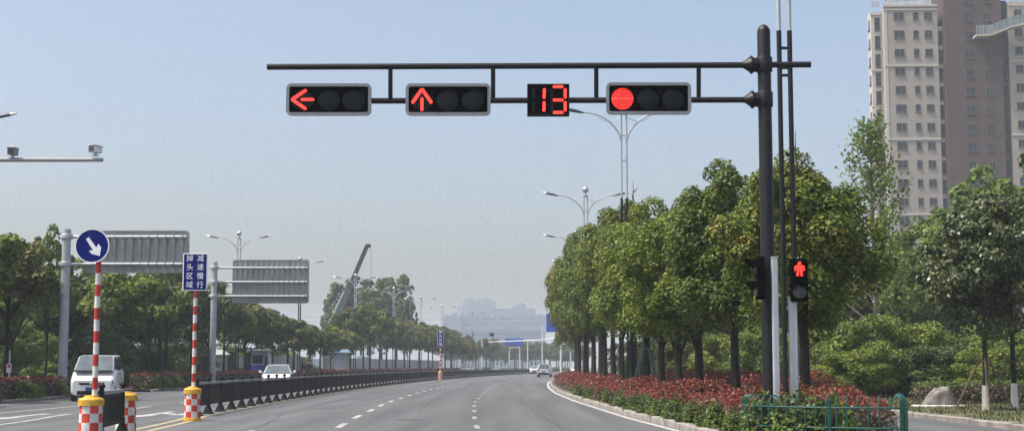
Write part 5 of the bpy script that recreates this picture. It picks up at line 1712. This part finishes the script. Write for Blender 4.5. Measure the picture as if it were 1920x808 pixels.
# ------------------------------------------------------------------ residential tower
def tower():
    Y0 = 222.0
    s = 12.15
    fl = 2.9
    t = thing('apartment_tower', 'cream and brown apartment tower of many storeys behind the verge trees', 'building', (W(1675, 686, Y0).x, Y0, 0), R(-2.0))
    ztop = W(1656, 14, Y0).z
    x1, x2, x3, x4, x5 = 0, 8.2, 9.1, 17.9, 19.0
    def wall(nme, m, xa, xb, ya, yb, za, zb_): return MB().box(((xa + xb) / 2, (ya + yb) / 2, (za + zb_) / 2), (xb - xa, yb - ya, zb_ - za)).build(nme, m, t)
    wall('wall', M['cream_render'], x1, x2, 0, 7, 0, ztop)                  # front cream block
    wall('wall', M['cream_trim'], -1.7, -.03, 1.6, 4.2, 0, ztop - .35)        # set-back bay at its side
    wall('wall', M['cream_trim'], x2 + .02, x3 - .02, .55, 14, 0, ztop - 3)    # slot with shafts
    wall('wall', M['brown_tile'], x3, x4, -.35, 14, 0, ztop + 7)             # brown core
    wall('wall', M['shelter_dark'], x4 + .02, x5 - .02, .6, 14, 0, ztop + 1)
    wall('wall', M['cream_render'], x5, x5 + 14, 0, 14, 0, ztop + .6)
    # mouldings
    for z in (ztop - .55, ztop - 9.4, ztop - 20.9, ztop - 32.5):
        wall('cornice', M['cream_trim'], x1 - .12, x2 - .005, -.12, .2, z, z + .28)
        wall('cornice', M['cream_trim'], x5 + .005, x5 + 14, -.12, .2, z + .6, z + .88)
        wall('cornice', M['cream_trim'], -1.9, -.14, 1.45, 1.58, z - .35, z - .07)
    wall('corner_trim', M['cream_trim'], x1 - .10, x1 + .42, -.06, .3, 0, ztop - .6)
    wall('parapet', M['cream_trim'], x1 - .2, x2 - .01, -.2, 0.2, ztop + .003, ztop + .35)
    for xa, xb, ya in ((x1 + .2, x2 - .8, .3), (-1.6, -.3, 1.9), (x5 + .6, x5 + 10, .3)):
        zz = ztop + (.36 if xa < 10 else .62)
        r_ = MB(); n = int((xb - xa) / 1.2)
        for i in range(n + 1): r_.box((xa + (xb - xa) * i / n, ya, zz + .45), (.06, .06, .9))
        r_.box(((xa + xb) / 2, ya, zz + .92), (xb - xa, .07, .06))
        r_.box(((xa + xb) / 2, ya, zz + .45), (xb - xa - .1, .02, .75))
        r_.build('roof_railing', M['shelter_pale'], t)
    MB().box((x1 + 5.9, 3.5, ztop + 1.2), (1.3, 1.3, 2.4)).build('roof_stack', M['cream_trim'], t)
    # windows: frame part with pane sub-part
    fm = MB(); ring_prism(fm, rrect(1, 1, .001, 1), rrect(.9, .9, .001, 1), -.06, .02)
    cache = {}
    def window(x, yf, z, w, h, mull):
        key = (round(w, 2), round(h, 2), mull)
        if key not in cache:
            b = MB(); ring_prism(b, rrect(w, h, .001, 1), rrect(w - .12, h - .12, .001, 1), -.05, .03)
            if mull: b.box((w * .04, -.02, 0), (.06, .05, h - .12))
            b.box((0, -.07, -h / 2 - .04), (w + .16, .14, .07))
            f_ = b.build('window', M['win_frame'], t)
            c_ = MB(); c_.box((-w * .23, -.012, 0), (w * .46, .02, h - .13)); c_.box((w * .28, -.012, 0), (w * .40, .02, h - .13))
            if not mull: c_ = MB(); c_.box((0, -.012, 0), (w - .13, .02, h - .13))
            p_ = c_.build('pane', M['tower_pane'], f_)
            cache[key] = (f_, p_); f_.location = (x, yf, z); return f_
        f_, p_ = cache[key]
        f2 = f_.copy(); C.objects.link(f2); f2.location = (x, yf, z); f2.parent = t
        p2 = p_.copy(); C.objects.link(p2); p2.parent = f2
        return f2
    z0 = W(1683, 31, Y0).z
    sill = []
    for r_ in range(19):
        z = z0 - r_ * fl
        if z < 1: break
        window(2.25, -.015, z, 1.55, 1.20, True)
        window(4.85, -.015, z, .80, 1.20, False)
        window(6.75, -.015, z, 1.15, 1.20, True)
        window(-.75, 1.585, z - .9, .85, 2.1, False)
        if r_ > 0: window((x2 + x3) / 2, .535, z - .5, .72, 2.2, False)
        window(x5 + 1.55, -.015, z + .25, 1.15, 1.20, True)
        window(x5 + 3.75, -.015, z + .25, 1.05, 1.20, False)
        window(x5 + 6.4, -.015, z + .25, 1.55, 1.20, True)
        window((x4 + x5) / 2, .585, z - .3, .80, 2.2, False)
        for sx in ((x3 + 3.75, 1.45, 1.35, True), (x3 + 6.65, 1.15, 1.2, True)):
            window(sx[0], -.365, z - .35, sx[1], sx[2], sx[3])
    for x_, w_ in ((x3 + 3.75, 1.45), (x3 + 6.65, 1.15)): window(x_, -.365, z0 + fl - .35, w_, 1.3, True)
    # side windows of the set-back bay (they catch the sun)
    sg_ = None
    for r_ in range(18):
        z = z0 - r_ * fl - .8
        for yy in (2.9,):
            if sg_ is None:
                b = MB(); b.box((0, 0, 0), (.06, 1.2, 1.4)); b.box((-.05, 0, -.8), (.2, 1.5, .12)); sg_ = b.build('side_window', M['glass_dark'], t); o_ = sg_
            else:
                o_ = sg_.copy(); C.objects.link(o_); o_.parent = t
            o_.location = (-1.72, yy, z)
    # glazed roof walk that climbs across the brown core to the next block
    pth = [W(1831, 68, Y0 - 3), W(1858, 67, Y0 - 3.2), W(1896, 52, Y0 - 3.6), W(1935, 43, Y0 - 4), W(1990, 37, Y0 - 4)]
    inv = t.matrix_basis.inverted() if False else (Matrix.Translation(t.location) @ Matrix.Rotation(R(-2.0), 4, 'Z')).inverted()
    pth = [inv @ p for p in pth]
    sl = MB(); gl = MB(); ps = MB()
    for a, c_ in zip(pth, pth[1:]):
        for b_, hh, zz, yw in ((sl, .26, 0, 3.0), (gl, 1.35, .30, .04)):
            yo = 2.6 if b_ is sl else 0
            vs = [(a.x, a.y, a.z + zz), (a.x, a.y + yo + (0 if yo else .04), a.z + zz), (c_.x, c_.y + yo + (0 if yo else .04), c_.z + zz), (c_.x, c_.y, c_.z + zz)]
            vs = vs + [(x, y_, z + hh) for x, y_, z in vs]
            b_.add(vs, [(3, 2, 1, 0), (4, 5, 6, 7), (0, 1, 5, 4), (1, 2, 6, 5), (2, 3, 7, 6), (3, 0, 4, 7)])
        m_ = int((c_ - a).length / 1.1) + 1
        for i in range(m_):
            q = a.lerp(c_, i / m_); ps.box((q.x, q.y - .04, q.z + .95), (.07, .06, 1.4))
    w_ = sl.build('roof_walk', M['cream_trim'], t); gl.build('railing_glass', M['walk_glass'], w_); ps.build('railing_post', M['galv'], w_)
tower()

# ------------------------------------------------------------------ far skyline
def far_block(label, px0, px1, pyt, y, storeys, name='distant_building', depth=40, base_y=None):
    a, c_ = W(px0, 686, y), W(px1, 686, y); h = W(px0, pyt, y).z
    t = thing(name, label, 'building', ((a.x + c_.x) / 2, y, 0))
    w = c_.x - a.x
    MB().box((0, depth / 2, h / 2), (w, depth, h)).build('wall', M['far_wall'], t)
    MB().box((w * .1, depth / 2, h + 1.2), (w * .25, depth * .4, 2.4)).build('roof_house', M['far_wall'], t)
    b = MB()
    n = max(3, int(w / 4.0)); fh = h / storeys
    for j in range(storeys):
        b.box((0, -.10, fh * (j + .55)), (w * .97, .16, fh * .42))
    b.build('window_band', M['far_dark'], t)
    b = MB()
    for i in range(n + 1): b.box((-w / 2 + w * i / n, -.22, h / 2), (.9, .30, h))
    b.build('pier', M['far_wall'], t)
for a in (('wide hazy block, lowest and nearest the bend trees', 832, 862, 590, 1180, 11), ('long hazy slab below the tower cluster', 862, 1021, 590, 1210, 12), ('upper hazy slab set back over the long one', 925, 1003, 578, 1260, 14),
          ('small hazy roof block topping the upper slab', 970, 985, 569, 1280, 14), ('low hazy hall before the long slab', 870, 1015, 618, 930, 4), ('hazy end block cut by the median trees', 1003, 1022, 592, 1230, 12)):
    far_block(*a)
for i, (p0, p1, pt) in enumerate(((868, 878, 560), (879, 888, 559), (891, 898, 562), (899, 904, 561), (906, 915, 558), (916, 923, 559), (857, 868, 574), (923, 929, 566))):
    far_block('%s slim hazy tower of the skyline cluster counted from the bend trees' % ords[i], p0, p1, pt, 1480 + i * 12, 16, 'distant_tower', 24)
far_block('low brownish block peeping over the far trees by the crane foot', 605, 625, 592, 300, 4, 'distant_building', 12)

# junction furniture ahead
YJ = 300
def far_mast(label, px, pyt, arms, y, extra=()):
    b = W(px, 690, y); z = W(px, pyt, y).z
    t = thing('junction_mast', label, 'signal mast', (b.x, y, 0))
    MB().tube([(0, 0, 0), (0, 0, z)], [.17, .12], 10).build('pole', M['silver_paint'], t, True)
    for (pa, pya, pb, pyb) in arms:
        p, q = W(pa, pya, y) - t.location, W(pb, pyb, y) - t.location
        MB().tube([p, q], .12, 8).build('arm', M['white_paint'], t, True)
    for (pa, pya, w, h, m, nme) in extra:
        p = W(pa, pya, y) - t.location; kk = y / F
        MB().box((p.x, -.2, p.z), (w * kk, .2, h * kk)).build(nme, M[m], t, False, .02)
far_mast('pale junction mast far ahead with a long white arm', 1017, 608, ((916, 641, 1017, 637), (1017, 636, 1066, 632)), YJ, ((922, 627, 8.5, 6.5, 'signal_black', 'signal_head'), (1048, 629, 11, 4, 'signal_black', 'signal_head')))
far_mast('pale pole far ahead at the outer end of the junction arm', 903.5, 636, (), YJ + 5)
far_mast('pale pole far ahead just past the blue board', 989.5, 638, (), YJ + 8)
far_mast('thinner pale pole far ahead under the blue board', 955, 650, ((955, 651, 975, 651),), YJ + 25, ((964, 641, 34, 14, 'sign_blue_far', 'sign_board'),))
far_mast('thinner pale pole far ahead beside the one under the board', 974.5, 650, (), YJ + 26)
far_mast('pale pole far ahead beside the median trees', 1070, 660, (), YJ + 10)
far_mast('blue direction board on a mast half hidden by the median trees', 1052, 588, ((1026, 600, 1052, 600),), 190, ((1037, 605, 26, 34, 'sign_blue_far', 'sign_board'),))
# overhead wires with their two poles
def wires():
    t = thing('power_line', 'thin dark wires strung across the hazy skyline between two poles', 'power line', (W(800, 690, 380).x, 380, 0))
    o = t.location
    for px in (560, 1100):
        p = W(px, 690, 380) - o
        MB().tube([(p.x, 0, 0), (p.x, 0, W(px, 575, 380).z)], .16, 8).build('pole', M['galv_dull'], t)
    for py in (594, 603, 622):
        pts = [Vector((W(px, py + 5 * math.sin((px - 560) / 540 * math.pi), 380) - o)) for px in range(560, 1101, 30)]
        MB().tube(pts, .03, 5).build('wire', M['black_steel'], t)
wires()
# low green islands at the junction
hedge('green_hedge', 'low green planting at the barrier end near the dark car', lambda y: W(905, 690, 322).x, lambda y: W(940, 690, 322).x, 318, 323, 1.0, 0, 60, .3, 71, mats=('leaf_light', 'leaf_far'), amp=.2)
hedge('green_hedge', 'low green planting across the far junction by the pale pole', lambda y: W(1026, 690, 376).x, lambda y: W(1072, 690, 376).x, 374, 379, 1.0, 0, 60, .3, 72, mats=('leaf_light', 'leaf_far'), amp=.2)

# ------------------------------------------------------------------ air, light, view
hz = MB(); hz.box((0, 0, 34.5), (6000, 6000, 71))
hm = bpy.data.materials.new('haze'); hm.use_nodes = True
nt = hm.node_tree
for nd in list(nt.nodes):
    if nd.type == 'BSDF_PRINCIPLED': nt.nodes.remove(nd)
pv = nt.nodes.new('ShaderNodeVolumePrincipled')
pv.inputs['Color'].default_value = (0.83, 0.91, 1.0, 1)
pv.inputs['Density'].default_value = 0.00043
pv.inputs['Anisotropy'].default_value = 0.0
nt.links.new(pv.outputs[0], nt.nodes['Material Output'].inputs['Volume'])
hm.cycles.homogeneous_volume = True
hz = hz.build('haze', hm)
tag(hz, 'thin pale air over the whole place', 'haze', kind='stuff')

AZ, EL = R(-106), R(61)
sd = bpy.data.lights.new('sun', 'SUN'); sd.energy = 3.0; sd.angle = R(0.53); sd.color = (1.0, 0.96, 0.90)
so = bpy.data.objects.new('sun', sd); C.objects.link(so)
dirv = Vector((math.sin(AZ) * math.cos(EL), math.cos(AZ) * math.cos(EL), math.sin(EL)))
so.rotation_euler = dirv.to_track_quat('Z', 'Y').to_euler()
so.location = dirv * 50

w = bpy.data.worlds.new('World'); S.world = w; w.use_nodes = True
nt = w.node_tree; bg = nt.nodes['Background']
sk = nt.nodes.new('ShaderNodeTexSky'); sk.sky_type = 'NISHITA'; sk.sun_disc = False
sk.sun_elevation = EL; sk.sun_rotation = AZ
sk.air_density = 0.88; sk.dust_density = 5.2; sk.ozone_density = 0.0; sk.altitude = 0
nt.links.new(sk.outputs[0], bg.inputs['Color']); bg.inputs['Strength'].default_value = 0.15

S.view_settings.view_transform = 'Standard'; S.view_settings.look = 'None'; S.view_settings.gamma = 1
S.view_settings.use_curve_mapping = False
S.view_settings.exposure = 0.60
S.cycles.max_bounces = 6; S.cycles.diffuse_bounces = 3; S.cycles.transmission_bounces = 3; S.cycles.volume_bounces = 1
S.cycles.use_denoising = True
S.cycles.denoiser = 'OPENIMAGEDENOISE'
S.cycles.denoising_input_passes = 'RGB_ALBEDO_NORMAL'
S.cycles.denoising_prefilter = 'NONE'
S.cycles.use_adaptive_sampling = False
S.cycles.sample_clamp_indirect = 4
